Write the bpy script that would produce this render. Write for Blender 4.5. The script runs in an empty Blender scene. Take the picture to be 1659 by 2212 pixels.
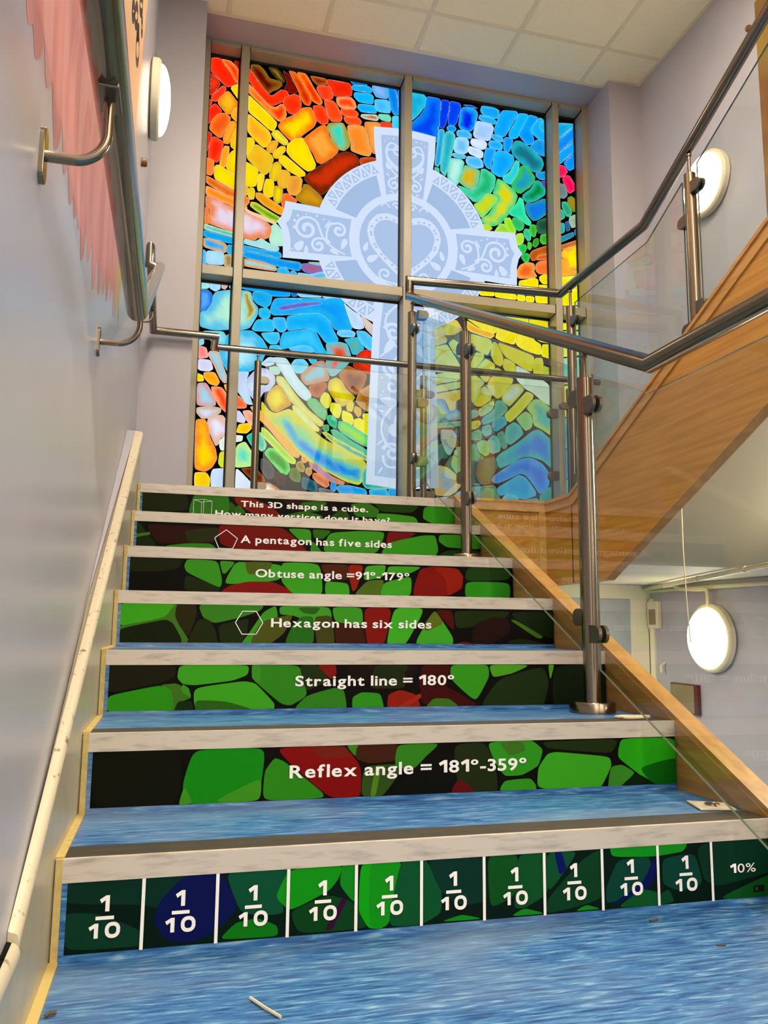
import bpy, bmesh, math, random
import numpy as np
from mathutils import Vector, Matrix, noise
from mathutils.geometry import tessellate_polygon, delaunay_2d_cdt

S = bpy.context.scene
C = S.collection
PI = math.pi
random.seed(7)

# ------------------------------------------------------------------ camera, world, light, exposure
cam_d = bpy.data.cameras.new('camera')
cam_d.sensor_fit = 'VERTICAL'; cam_d.sensor_height = 36.0; cam_d.lens = 28.364
cam_d.clip_start = 0.02; cam_d.clip_end = 60
cam = bpy.data.objects.new('camera', cam_d); C.objects.link(cam)
r_ = Vector((0.968236, -0.249843, 0.009847)); u_ = Vector((-0.044642, -0.133985, 0.989977)); f_ = Vector((0.246020, 0.958972, 0.140882))
M = Matrix.Identity(4)
for i in range(3):
    M[i][0] = r_[i]; M[i][1] = u_[i]; M[i][2] = -f_[i]
M.translation = Vector((0.150486, -1.384922, 0.510084))
cam.matrix_world = M
S.camera = cam

W = bpy.data.worlds.new('world'); S.world = W; W.use_nodes = True
# the open hall behind the viewer: dim near the floor, bright high up
wn = W.node_tree; bg = wn.nodes['Background']; bg.inputs[0].default_value = (1.0, 0.87, 0.71, 1)
wtc = wn.nodes.new('ShaderNodeTexCoord'); wsp = wn.nodes.new('ShaderNodeSeparateXYZ'); wmr = wn.nodes.new('ShaderNodeMapRange')
wmr.interpolation_type = 'SMOOTHSTEP'
wmr.inputs[1].default_value = 0.0; wmr.inputs[2].default_value = 0.45; wmr.inputs[3].default_value = 1.0; wmr.inputs[4].default_value = 4.3
wn.links.new(wtc.outputs['Generated'], wsp.inputs[0]); wn.links.new(wsp.outputs['Z'], wmr.inputs[0]); wn.links.new(wmr.outputs[0], bg.inputs[1])

vs = S.view_settings
vs.view_transform = 'Standard'; vs.look = 'None'; vs.gamma = 1.0; vs.use_curve_mapping = False
vs.exposure = 0.22
LAMP_STRENGTH = 10.0
FILL_STRIP_STRENGTH = 260.0
FILL_PANEL_STRENGTH = 58.0
WINDOW_STRENGTH = 0.87

# ------------------------------------------------------------------ helpers
def lin(h):
    if isinstance(h, str): c = [int(h[i:i+2], 16)/255 for i in (0, 2, 4)]
    else: c = h
    return tuple(x/12.92 if x <= .04045 else ((x+.055)/1.055)**2.4 for x in c)

def mat(name, col, rough=.5, metal=0., spec=.5, noise_amt=0., noise_scale=(20, 20, 20), bump=0., bump_scale=60, coat=0., col2=None, detail=3., contrast=(.35, .65)):
    m = bpy.data.materials.new(name); m.use_nodes = True
    nt = m.node_tree; b = nt.nodes['Principled BSDF']
    c = lin(col)
    b.inputs['Base Color'].default_value = (*c, 1); b.inputs['Roughness'].default_value = rough
    b.inputs['Metallic'].default_value = metal; b.inputs['Specular IOR Level'].default_value = spec
    b.inputs['Coat Weight'].default_value = coat
    if noise_amt or col2:
        tc = nt.nodes.new('ShaderNodeTexCoord'); mp = nt.nodes.new('ShaderNodeMapping'); n = nt.nodes.new('ShaderNodeTexNoise')
        mp.inputs['Scale'].default_value = noise_scale; n.inputs['Scale'].default_value = 1.0; n.inputs['Detail'].default_value = detail
        nt.links.new(tc.outputs['Object'], mp.inputs[0]); nt.links.new(mp.outputs[0], n.inputs[0])
        rp = nt.nodes.new('ShaderNodeValToRGB')
        rp.color_ramp.elements[0].position = contrast[0]; rp.color_ramp.elements[1].position = contrast[1]
        c2 = lin(col2) if col2 else tuple(x*(1-noise_amt) for x in c)
        rp.color_ramp.elements[0].color = (*c2, 1); rp.color_ramp.elements[1].color = (*c, 1)
        nt.links.new(n.outputs[0], rp.inputs[0]); nt.links.new(rp.outputs[0], b.inputs['Base Color'])
    if bump:
        tc = nt.nodes.new('ShaderNodeTexCoord'); n = nt.nodes.new('ShaderNodeTexNoise'); n.inputs['Scale'].default_value = bump_scale
        bp = nt.nodes.new('ShaderNodeBump'); bp.inputs['Strength'].default_value = bump; bp.inputs['Distance'].default_value = .002
        nt.links.new(tc.outputs['Object'], n.inputs[0]); nt.links.new(n.outputs[0], bp.inputs['Height']); nt.links.new(bp.outputs[0], b.inputs['Normal'])
    return m

def emit(name, col, s):
    m = bpy.data.materials.new(name); m.use_nodes = True
    b = m.node_tree.nodes['Principled BSDF']
    b.inputs['Base Color'].default_value = (.8, .8, .8, 1); b.inputs['Roughness'].default_value = .4
    b.inputs['Emission Color'].default_value = (*col, 1); b.inputs['Emission Strength'].default_value = s
    return m

def link(name, me, m=None, parent=None):
    o = bpy.data.objects.new(name, me); C.objects.link(o)
    if m:
        for x in (m if isinstance(m, (list, tuple)) else [m]): me.materials.append(x)
    if parent: o.parent = parent
    return o

def obj(name, bm, m=None, parent=None, smooth=False, bevel=0.):
    me = bpy.data.meshes.new(name)
    bmesh.ops.recalc_face_normals(bm, faces=bm.faces)
    bm.to_mesh(me); bm.free()
    if smooth:
        for p in me.polygons: p.use_smooth = True
        try: me.set_sharp_from_angle(angle=math.radians(40))
        except Exception: pass
    o = link(name, me, m, parent)
    if bevel:
        md = o.modifiers.new('bevel', 'BEVEL'); md.width = bevel; md.segments = 2; md.limit_method = 'ANGLE'
    return o

def tag(o, label=None, cat=None, group=None, kind=None):
    if label: o['label'] = label
    if cat: o['category'] = cat
    if group: o['group'] = group
    if kind: o['kind'] = kind
    return o

def empty(name, loc=(0, 0, 0), label=None, cat=None, group=None, kind=None):
    o = bpy.data.objects.new(name, None); C.objects.link(o); o.location = loc; o.empty_display_size = .05
    return tag(o, label, cat, group, kind)

def keep(o, parent):                       # parent without moving (parents are empties with translation only)
    o.parent = parent; o.location = Vector(o.location) - Vector(parent.location); return o

def box(bm, x0, x1, y0, y1, z0, z1, mi=0):
    v = [bm.verts.new((x, y, z)) for x in (x0, x1) for y in (y0, y1) for z in (z0, z1)]
    for f in ((0, 1, 3, 2), (4, 6, 7, 5), (0, 4, 5, 1), (2, 3, 7, 6), (0, 2, 6, 4), (1, 5, 7, 3)):
        bm.faces.new([v[i] for i in f]).material_index = mi
    return v

def bx(*a):
    bm = bmesh.new(); box(bm, *a); return bm

def prism(bm, pts, axis, a, b, mi=0, cap=0):
    """extrude a 2-D outline along axis ('x': pts are (y,z); 'y': (x,z); 'z': (x,y))"""
    def P(p, t):
        return {'x': (t, p[0], p[1]), 'y': (p[0], t, p[1]), 'z': (p[0], p[1], t)}[axis]
    A = [bm.verts.new(P(p, a)) for p in pts]; B = [bm.verts.new(P(p, b)) for p in pts]
    n = len(pts)
    for i in range(n):
        bm.faces.new((A[i], A[(i+1) % n], B[(i+1) % n], B[i])).material_index = mi
    bm.faces.new(A).material_index = cap; bm.faces.new(B[::-1]).material_index = cap

def tube(bm, pts, r, seg=20, caps=True):
    """tube with mitred corners through pts"""
    pts = [Vector(p) for p in pts]; n = len(pts)
    d = [(pts[i+1]-pts[i]).normalized() for i in range(n-1)]
    ref = Vector((0, 0, 1)) if abs(d[0].z) < .9 else Vector((1, 0, 0))
    a = d[0].cross(ref).normalized(); b = d[0].cross(a).normalized()
    ring = [pts[0] + (a*math.cos(2*PI*k/seg)+b*math.sin(2*PI*k/seg))*r for k in range(seg)]
    rings = [ring]
    for i in range(1, n):
        nd = d[i-1]
        if i < n-1: pn = (d[i-1]+d[i]).normalized()
        else: pn = d[i-1]
        new = []
        for p in rings[-1]:
            t = (pts[i]-p).dot(pn)/nd.dot(pn); new.append(p+nd*t)
        rings.append(new)
    R = [[bm.verts.new(p) for p in rg] for rg in rings]
    for i in range(n-1):
        for k in range(seg):
            bm.faces.new((R[i][k], R[i][(k+1) % seg], R[i+1][(k+1) % seg], R[i+1][k]))
    if caps:
        bm.faces.new(R[0][::-1]); bm.faces.new(R[-1])

def tb(pts, r, seg=20):
    bm = bmesh.new(); tube(bm, pts, r, seg); return bm

def arc(c, a0, a1, r, n, f):
    return [f(c[0]+r*math.cos(a0+(a1-a0)*i/n), c[1]+r*math.sin(a0+(a1-a0)*i/n)) for i in range(n+1)]

def lathe(bm, prof, axis='z', org=(0, 0, 0), seg=40):
    """prof: (radius, height) pairs"""
    o = Vector(org); rings = []
    for r, h in prof:
        ring = []
        for k in range(seg):
            c, s = r*math.cos(2*PI*k/seg), r*math.sin(2*PI*k/seg)
            p = {'z': (c, s, h), 'x': (h, c, s), 'y': (c, h, s)}[axis]
            ring.append(bm.verts.new(o+Vector(p)))
        rings.append(ring)
    for i in range(len(rings)-1):
        for k in range(seg):
            bm.faces.new((rings[i][k], rings[i][(k+1) % seg], rings[i+1][(k+1) % seg], rings[i+1][k]))
    if prof[0][0] > 0: bm.faces.new(rings[0][::-1])
    if prof[-1][0] > 0: bm.faces.new(rings[-1])

# ---- flat art: 2-D polygons put on a plane, coloured per vertex
def grow(p, g):
    n = len(p); a = sum(p[i][0]*p[(i+1) % n][1]-p[(i+1) % n][0]*p[i][1] for i in range(n))
    if a < 0: p = p[::-1]
    out = []
    for i in range(n):
        a, b, c = p[i-1], p[i], p[(i+1) % n]
        d1 = (b[0]-a[0], b[1]-a[1]); d2 = (c[0]-b[0], c[1]-b[1]); l1 = math.hypot(*d1) or 1; l2 = math.hypot(*d2) or 1
        nx, ny = d1[1]/l1+d2[1]/l2, -d1[0]/l1-d2[0]/l2; L = math.hypot(nx, ny)
        if L < .3: out.append(b); continue
        k = g*min(1.6, 2/L)/L
        out.append((b[0]+nx*k, b[1]+ny*k))
    return out

def chaikin(p, it=2):
    for s in range(it):
        w = (.87, .78, .75)[s]; q = []
        for i in range(len(p)):
            a, b = p[i], p[(i+1) % len(p)]
            q.append((a[0]*w+b[0]*(1-w), a[1]*w+b[1]*(1-w))); q.append((a[0]*(1-w)+b[0]*w, a[1]*(1-w)+b[1]*w))
        p = q
    return p

def clip(p, x0, x1, y0, y1):
    for ax, v, sg in ((0, x0, 1), (0, x1, -1), (1, y0, 1), (1, y1, -1)):
        q = []
        for i in range(len(p)):
            a, b = p[i], p[(i+1) % len(p)]
            da, db = sg*(a[ax]-v), sg*(b[ax]-v)
            if da >= 0: q.append(a)
            if da*db < 0:
                t = da/(da-db); q.append((a[0]+(b[0]-a[0])*t, a[1]+(b[1]-a[1])*t))
        p = q
        if len(p) < 3: return []
    out = []
    for a in p:
        if not out or abs(a[0]-out[-1][0])+abs(a[1]-out[-1][1]) > 1e-6: out.append(a)
    return out

class Art:
    def __init__(s, put): s.v = []; s.f = []; s.c = []; s.put = put; s.k = 0
    def poly(s, pts, col, lift=0.):
        b = len(s.v); c = lin(col)
        for p in pts: s.v.append(s.put(p[0], p[1], lift)); s.c.append(c)
        for t in tessellate_polygon([[Vector((p[0], p[1], 0)) for p in pts]]): s.f.append(tuple(b+i for i in t))
    def strip(s, pts, w0, w1, col, lift=0.):
        """ribbon along pts with width from w0 to w1"""
        b = len(s.v); n = len(pts); c = lin(col)
        for i, p in enumerate(pts):
            q0, q1 = pts[max(0, i-1)], pts[min(n-1, i+1)]
            dx, dy = q1[0]-q0[0], q1[1]-q0[1]; L = math.hypot(dx, dy) or 1
            w = (w0+(w1-w0)*i/(n-1))/2
            for sg in (1, -1):
                s.v.append(s.put(p[0]-dy/L*w*sg, p[1]+dx/L*w*sg, lift)); s.c.append(c)
        for i in range(n-1): s.f.append((b+2*i, b+2*i+1, b+2*i+3, b+2*i+2))
    def disc(s, x, y, r, col, lift=0., n=20, sx=1., a0=0., a1=2*PI):
        s.poly([(x+sx*r*math.cos(a0+(a1-a0)*k/n), y+r*math.sin(a0+(a1-a0)*k/n)) for k in range(n)], col, lift)
    def cell(s, pts, e, i, lift=0., halo=.3, inset=.0035, seed=0):
        """a pane with a pale rim whose colour runs from e at the edge to i in the middle"""
        pts = [p for p in pts]
        n = len(pts); P = np.array(pts); Q = np.roll(P, -1, 0)
        area = .5*np.sum(P[:, 0]*Q[:, 1]-Q[:, 0]*P[:, 1])
        if abs(area) < 1e-5: return
        if area < 0: P = P[::-1]; Q = np.roll(P, -1, 0); area = -area
        ext = P.max(0)-P.min(0)
        step = max(.008, min(.02, math.sqrt(area)/9))
        d = Q-P; L = np.hypot(d[:, 0], d[:, 1])+1e-9
        nrm = np.stack([-d[:, 1]/L, d[:, 0]/L], 1); vn = nrm+np.roll(nrm, 1, 0); vn /= (np.hypot(vn[:, 0], vn[:, 1])[:, None]+1e-9)
        ins = P+vn*inset
        gx, gy = np.meshgrid(np.arange(P[:, 0].min()+step/2, P[:, 0].max(), step), np.arange(P[:, 1].min()+step/2, P[:, 1].max(), step))
        T = np.concatenate([ins, np.stack([gx.ravel(), gy.ravel()], 1)])
        def dist(T):
            w = T[:, None, :]-P[None]; t = np.clip((w*d[None]).sum(2)/(L*L)[None], 0, 1)
            pr = P[None]+t[..., None]*d[None]; dd = np.hypot(T[:, None, 0]-pr[..., 0], T[:, None, 1]-pr[..., 1]).min(1)
            x, y = T[:, 0][:, None], T[:, 1][:, None]
            cr = ((P[None, :, 1] > y) != (Q[None, :, 1] > y)) & (x < (Q[None, :, 0]-P[None, :, 0])*(y-P[None, :, 1])/(Q[None, :, 1]-P[None, :, 1]+1e-12)+P[None, :, 0])
            return np.where(cr.sum(1) % 2 == 1, dd, -dd)
        D = dist(T)
        ok = np.concatenate([D[:len(ins)] > inset*.8, D[len(ins):] > inset*1.6])
        T = T[ok]; D = D[ok]
        allv = [Vector(p) for p in P]+[Vector(p) for p in T]
        vo, ed, fo, ov, oe, of = delaunay_2d_cdt(allv, [(k, (k+1) % n) for k in range(n)], [], 1, 1e-6)
        vv = np.array([(q.x, q.y) for q in vo]); DD = np.maximum(dist(vv), 0)
        dm = max(DD.max(), 1e-4)
        ce, ci = np.array(lin(e)), np.array(lin(i)); b = len(s.v)
        for q, dd in zip(vv, DD):
            nz = noise.noise(Vector((q[0]*14, q[1]*14, seed*3.1)))*.45+noise.noise(Vector((q[0]*45, q[1]*45, seed)))*.25
            t = (dd-inset)/(dm*.75)+nz
            t = min(1, max(0, t)); t = t*t*(3-2*t)
            c = ce*(1-t)+ci*t
            c = c*(1+.10*noise.noise(Vector((q[0]*30, q[1]*9, seed+9))))
            if dd < inset*.5: c = ce*(1-halo)+np.array((1., .97, .92))*halo*(.25+.75*ce.max())
            s.v.append(s.put(q[0], q[1], lift)); s.c.append(tuple(float(max(0, x)) for x in c))
        for f in fo: s.f.append(tuple(b+k for k in f))
    def build(s, name, m, parent=None):
        me = bpy.data.meshes.new(name); me.from_pydata(s.v, [], s.f)
        at = me.color_attributes.new('art', 'FLOAT_COLOR', 'POINT')
        at.data.foreach_set('color', np.array([(*c, 1.) for c in s.c], dtype=np.float32).ravel())
        return link(name, me, m, parent)

def attr_mat(name, rough, emission=0., spec=.5):
    m = bpy.data.materials.new(name); m.use_nodes = True; nt = m.node_tree; b = nt.nodes['Principled BSDF']
    a = nt.nodes.new('ShaderNodeVertexColor'); a.layer_name = 'art'
    b.inputs['Roughness'].default_value = rough; b.inputs['Specular IOR Level'].default_value = spec
    if emission:
        b.inputs['Base Color'].default_value = (.002, .002, .002, 1)
        nt.links.new(a.outputs[0], b.inputs['Emission Color']); b.inputs['Emission Strength'].default_value = emission
    else: nt.links.new(a.outputs[0], b.inputs['Base Color'])
    return m

# ------------------------------------------------------------------ materials
M_wall = mat('lavender_wall_paint', 'b0acb4', .3, noise_amt=.06, noise_scale=(3, 3, 3), bump=.05, bump_scale=160)
M_col = mat('lavender_reveal_paint', 'a9a3a8', .45, bump=.04, bump_scale=160)
M_ceil = mat('ceiling_tile', 'f2e6c6', .85, noise_amt=.05, noise_scale=(90, 90, 90), bump=.15, bump_scale=300)
M_grid = mat('ceiling_grid_metal', 'ddd2b4', .5)
M_soffit = mat('plaster_soffit_paint', 'b3a98c', .6)
M_cream = mat('cream_gloss_paint', 'b0a78e', .3, noise_amt=.12, noise_scale=(25, 25, 25))
M_mould = mat('scuffed_cream_moulding', 'c6ba9e', .4, col2='7c6c52', noise_scale=(70, 45, 45), detail=6, contrast=(.30, .40))
M_steel = mat('brushed_stainless_steel', '8a7f6e', .17, 1., noise_amt=.06, noise_scale=(60, 60, 400))
M_steel_dark = mat('clamp_steel', '7c7366', .34, 1.)
M_alu = mat('worn_aluminium_nosing', 'cabfb0', .5, .12, noise_amt=.34, noise_scale=(16, 60, 90), detail=9, contrast=(.27, .5))
M_insert = mat('grey_nosing_insert', '3c3526', .7, noise_amt=.35, noise_scale=(20, 60, 20), detail=6)
M_frame = mat('beige_window_frame', 'a3987e', .35)
M_gasket = mat('black_rubber_gasket', '0a0a0a', .6)
M_black = mat('black_panel_print', '060604', .35)
M_white = mat('white_vinyl_lettering', 'f2eee8', .5)
M_thinwhite = mat('pale_vinyl_line', 'dfe8dc', .5)
M_plastic = mat('cream_plastic', 'ddd3b4', .4)
M_soff_white = mat('white_soffit_paint', 'f0e6ca', .6)
M_conduit = mat('cream_conduit_paint', 'd8cda8', .4)
M_card = mat('cream_card', 'd8ceb0', .7, noise_amt=.2, noise_scale=(40, 40, 40))
M_dirt = mat('dry_debris', '5a4a34', .9)
M_darkred = mat('dark_red_plastic', '5a1d1c', .4)
M_glassy = mat('olive_panel_face', '8a7d58', .25)
M_knob = mat('brown_knob', '7a4a28', .4)
M_art = attr_mat('printed_riser_film', .4, 0, .06)
M_stain = attr_mat('backlit_stained_glass', .5, WINDOW_STRENGTH, .0)
M_paint = attr_mat('mural_paint', .45)

def vinyl():
    m = bpy.data.materials.new('blue_marbled_vinyl'); m.use_nodes = True; nt = m.node_tree; b = nt.nodes['Principled BSDF']
    tc = nt.nodes.new('ShaderNodeTexCoord'); mp = nt.nodes.new('ShaderNodeMapping'); mp.inputs['Scale'].default_value = (17, 135, 135)
    mp.inputs['Rotation'].default_value = (0, 0, .05)
    n = nt.nodes.new('ShaderNodeTexNoise'); n.inputs['Scale'].default_value = 1.; n.inputs['Detail'].default_value = 5; n.inputs['Roughness'].default_value = .55; n.inputs['Distortion'].default_value = .6
    rp = nt.nodes.new('ShaderNodeValToRGB'); e = rp.color_ramp.elements
    e[0].position = .34; e[0].color = (*lin('1d4578'), 1); e[1].position = .70; e[1].color = (*lin('88a9c0'), 1)
    for p, c in ((.42, '285a92'), (.50, '386da4'), (.58, '4d82b0')):
        x = e.new(p); x.color = (*lin(c), 1)
    mp2 = nt.nodes.new('ShaderNodeMapping'); mp2.inputs['Scale'].default_value = (2.2, 5, 5)
    n2 = nt.nodes.new('ShaderNodeTexNoise'); n2.inputs['Scale'].default_value = 1.; n2.inputs['Detail'].default_value = 2
    mx = nt.nodes.new('ShaderNodeMix'); mx.data_type = 'RGBA'; mx.inputs[7].default_value = (*lin('7f93ad'), 1)
    ma = nt.nodes.new('ShaderNodeMapRange'); ma.inputs[1].default_value = .5; ma.inputs[2].default_value = .75; ma.inputs[4].default_value = .55
    L = nt.links.new
    L(tc.outputs['Object'], mp.inputs[0]); L(mp.outputs[0], n.inputs[0]); L(n.outputs[0], rp.inputs[0])
    L(tc.outputs['Object'], mp2.inputs[0]); L(mp2.outputs[0], n2.inputs[0]); L(n2.outputs[0], ma.inputs[0])
    L(ma.outputs[0], mx.inputs[0]); L(rp.outputs[0], mx.inputs[6]); L(mx.outputs[2], b.inputs['Base Color'])
    b.inputs['Roughness'].default_value = .4; b.inputs['Specular IOR Level'].default_value = .35
    return m
M_vinyl = vinyl()

def wood(name, a, bcol, scale):
    m = bpy.data.materials.new(name); m.use_nodes = True; nt = m.node_tree; b = nt.nodes['Principled BSDF']
    tc = nt.nodes.new('ShaderNodeTexCoord'); mp = nt.nodes.new('ShaderNodeMapping'); mp.inputs['Scale'].default_value = scale; mp.inputs['Rotation'].default_value = (-.46, 0, 0)
    n = nt.nodes.new('ShaderNodeTexNoise'); n.inputs['Scale'].default_value = 1; n.inputs['Detail'].default_value = 5; n.inputs['Distortion'].default_value = .4
    rp = nt.nodes.new('ShaderNodeValToRGB'); e = rp.color_ramp.elements
    e[0].position = .36; e[0].color = (*lin(bcol), 1); e[1].position = .62; e[1].color = (*lin(a), 1)
    L = nt.links.new; L(tc.outputs['Object'], mp.inputs[0]); L(mp.outputs[0], n.inputs[0]); L(n.outputs[0], rp.inputs[0]); L(rp.outputs[0], b.inputs['Base Color'])
    b.inputs['Roughness'].default_value = .42
    return m
M_wood = wood('varnished_beech_panel', 'c68f3e', 'b07c32', (30, 3, 60))
M_woodtop = wood('beech_lipping', 'c89650', 'b4823e', (40, 4, 40))
M_woodin = wood('beech_stringer_face', 'c0904c', 'aa7c3e', (30, 3, 60))

def glass():
    m = bpy.data.materials.new('clear_balustrade_glass'); m.use_nodes = True; nt = m.node_tree; L = nt.links.new
    nt.nodes.remove(nt.nodes['Principled BSDF']); out = nt.nodes['Material Output']
    g = nt.nodes.new('ShaderNodeNewGeometry'); ma = nt.nodes.new('ShaderNodeMath'); ma.operation = 'MULTIPLY_ADD'
    ma.inputs[1].default_value = (1/1.5-1.5); ma.inputs[2].default_value = 1.5; L(g.outputs['Backfacing'], ma.inputs[0])
    fr = nt.nodes.new('ShaderNodeFresnel'); L(ma.outputs[0], fr.inputs[0])
    t = nt.nodes.new('ShaderNodeBsdfTransparent'); t.inputs[0].default_value = (.945, .965, .945, 1)
    gl = nt.nodes.new('ShaderNodeBsdfGlossy'); gl.inputs['Roughness'].default_value = .0; gl.inputs[0].default_value = (.62, .62, .62, 1)
    mx = nt.nodes.new('ShaderNodeMixShader'); L(fr.outputs[0], mx.inputs[0]); L(t.outputs[0], mx.inputs[1]); L(gl.outputs[0], mx.inputs[2])
    L(mx.outputs[0], out.inputs[0]); return m
M_glass = glass()
M_edge = mat('polished_glass_edge', '5c6a54', .1, spec=.9)

UXS = 1.803
RISE, GO, XR, HN = .15, .30515, 1.2836, .0335
LAND = 7*RISE                     # 1.05
YF, YG = 3.38, 3.49               # window frame front, glass
ZC = 4.18
YCOL, XCL, XCR, XRW = 3.076, .18, 2.832, 3.065
def wx(y): return -.0255-.0226*y  # left wall plane

# ------------------------------------------------------------------ setting
bm = bmesh.new(); box(bm, -.2, 1.76, -3.2, .0, -.12, 0)
floor = tag(obj('floor', bm, M_vinyl), 'blue marbled vinyl floor at the foot of the stairs', kind='structure')
bm = bmesh.new(); box(bm, -.2, 3.2, -3.2, 3.5, -1.3, -1.2)
tag(obj('floor_lower', bm, M_vinyl), 'floor of the level below the stairs', kind='structure')

bm = bmesh.new(); prism(bm, [(wx(-3.2), -3.2), (wx(3.3), 3.3), (-.4, 3.3), (-.4, -3.2)], 'z', -1.2, 4.4)
wall_left = tag(obj('wall_left', bm, M_wall), 'lavender grey painted wall on the left', kind='structure')
bm = bmesh.new(); box(bm, XRW, XRW+.25, -3.2, 3.3, -1.2, 4.4)
wall_right = tag(obj('wall_right', bm, M_wall), 'lavender grey painted wall on the right', kind='structure')
wall_back = tag(empty('wall_back'), 'lavender wall around the big window', kind='structure')
bm = bmesh.new(); box(bm, -.4, XCL, YCOL, 3.7, -1.2, 4.4); o = obj('pier', bm, M_col, wall_back)
bm = bmesh.new(); box(bm, XCR, XRW+.25, YCOL, 3.7, .785, 4.4); o = obj('pier', bm, M_col, wall_back)
bm = bmesh.new(); box(bm, XCL, XRW, 3.2, 3.7, -1.2, .784); o = obj('wall_panel', bm, M_wall, wall_back)
bm = bmesh.new(); box(bm, XCL, XCR, 3.16, 3.7, ZC+.004, 4.4); o = obj('soffit', bm, M_col, wall_back)
bm = bmesh.new(); box(bm, XCL, XCR, YG+.03, 3.7, .8, ZC+.01); o = obj('backing', bm, M_gasket, wall_back)

ceiling = tag(empty('ceiling'), 'suspended ceiling of cream square tiles', kind='structure')
xs = [-.17, .31, .90, 1.49, 2.07, 2.66, 3.065]; ys = [3.16]+[2.81-.59*k for k in range(9)]
bm = bmesh.new(); box(bm, -.15, XRW+.1, -2.6, 3.155, ZC+.006, ZC+.05); obj('tile_panel', bm, M_ceil, ceiling)
bm = bmesh.new()
for x in xs[1:-1]: box(bm, x-.012, x+.012, -2.6, 3.155, ZC, ZC+.008)
for y in ys[1:]: box(bm, -.12, XRW, y-.012, y+.012, ZC-.0005, ZC+.0075)
box(bm, -.12, XRW, 3.135, 3.16, ZC-.001, ZC+.008); box(bm, XRW-.022, XRW, -2.6, YCOL, ZC-.001, ZC+.008)
box(bm, XCR, XRW, YCOL-.022, YCOL, ZC-.0015, ZC+.007)
obj('grid', bm, M_grid, ceiling)

# left skirting with its rounded capping
base_l = tag(empty('baseboard_left'), 'cream painted stair skirting with scuffed rounded capping on the left wall', kind='structure')
def pitch(y): return RISE+y*RISE/GO
bm = bmesh.new()
SK0, SK1, SKH = -.33, 1.96, .158
def skirt(bm, prof, x1):
    A = [bm.verts.new((wx(y)+.001, y, z)) for y, z in prof]; B = [bm.verts.new((x1, y, z)) for y, z in prof]
    n = len(prof)
    for i in range(n): bm.faces.new((A[i], A[(i+1) % n], B[(i+1) % n], B[i]))
    bm.faces.new(A); bm.faces.new(B[::-1])
zk = pitch(SK0)+SKH
skirt(bm, [(SK0, zk), (SK1, pitch(SK1)+SKH), (SK1, LAND+.001), (1.83, LAND+.001), (1.5, .70), (.02, -.02), (SK0, -.02)], -.010)
skirt(bm, [(-1.3, zk-.03), (SK0-.0005, zk-.01), (SK0-.0005, -.02), (-1.3, -.02)], -.009)
obj('skirting_board', bm, M_cream, base_l)
bm = bmesh.new()
def cap_rail(bm, ya, za, yb, zb, xf):
    ring = []
    for y, z in ((ya, za), (yb, zb)):
        rr = []
        for k in range(9):
            a = -PI/2+PI*k/8
            rr.append(bm.verts.new((xf-.010+.010*math.cos(a), y, z+.014*math.sin(a))))
        xb = max(wx(y)+.0005, -.036); rr += [bm.verts.new((xb, y, z+.016)), bm.verts.new((xb, y, z-.014))]
        ring.append(rr)
    n = len(ring[0])
    for k in range(n): bm.faces.new((ring[0][k], ring[0][(k+1) % n], ring[1][(k+1) % n], ring[1][k]))
    bm.faces.new(ring[0]); bm.faces.new(ring[1][::-1])
cap_rail(bm, SK0, zk, SK1, pitch(SK1)+SKH, -.004)
cap_rail(bm, -1.3, zk-.030, SK0-.003, zk-.010, -.002)
fb = bmesh.new()
skirt(fb, [(.46, pitch(.46)+SKH+.0155), (SK1, pitch(SK1)+SKH+.0155), (SK1, pitch(SK1)+SKH-.02), (.46, pitch(.46)+SKH-.02)], -.0355)
obj('plaster_fillet', fb, M_wall, base_l)
obj('capping', bm, M_mould, base_l, smooth=True)
bm = bmesh.new(); box(bm, -.1, XCL-.001, YCOL-.014, YCOL, LAND, LAND+.13)
obj('landing_skirting', bm, M_col, base_l)

bm = bmesh.new(); box(bm, -.011, .004, -1.3, -.004, -.001, .004)
obj('sealant', bm, mat('yellowed_floor_sealant', 'c9b06a', .6), base_l)

# ------------------------------------------------------------------ the big stained glass window
win = tag(empty('window_1'), 'tall stained glass window with a Celtic cross in a beige frame', kind='structure')
ZB = LAND
fr = bmesh.new()
mull = [(.176, .216), (.408, .460), (1.487, 1.540), (2.564, 2.613), (2.792, 2.833)]
for a, b in mull:
    bm = bmesh.new(); box(bm, a, b, YF, YG+.03, ZB, ZC+.004); obj('mullion', bm, M_frame, win, bevel=.003)
gk = bmesh.new()
for i in range(4):
    a, b = mull[i][1], mull[i+1][0]
    bm = bmesh.new(); box(bm, a, b, YF+.004, YG+.03, 2.622, 2.682); obj('transom', bm, M_frame, win, bevel=.003)
    bm = bmesh.new(); box(bm, a, b, YF+.003, YG+.03, ZC-.022, ZC+.004); obj('head_rail', bm, M_frame, win, bevel=.003)
    bm = bmesh.new(); box(bm, a, b, YF+.003, YG+.03, ZB, ZB+.03); obj('sill_rail', bm, M_frame, win, bevel=.003)
    for z0, z1 in ((ZB+.03, 2.622), (2.682, ZC-.022)):
        g = .010
        box(gk, a, a+g*.6, YG-.010, YG+.004, z0, z1); box(gk, b-g, b, YG-.010, YG+.004, z0, z1)
        box(gk, a, b, YG-.010, YG+.004, z1-.016, z1); box(gk, a, b, YG-.010, YG+.004, z0, z0+.006)
    for z0, z1 in ((2.60, 2.69), (ZC-.05, ZC)):         # dark joints where rails meet mullions
        box(gk, a, a+.004, YF+.001, YG, z0+.02, z1-.004); box(gk, b-.005, b, YF+.001, YG, z0+.02, z1-.004)
obj('gasket', gk, M_gasket, win)

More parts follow.
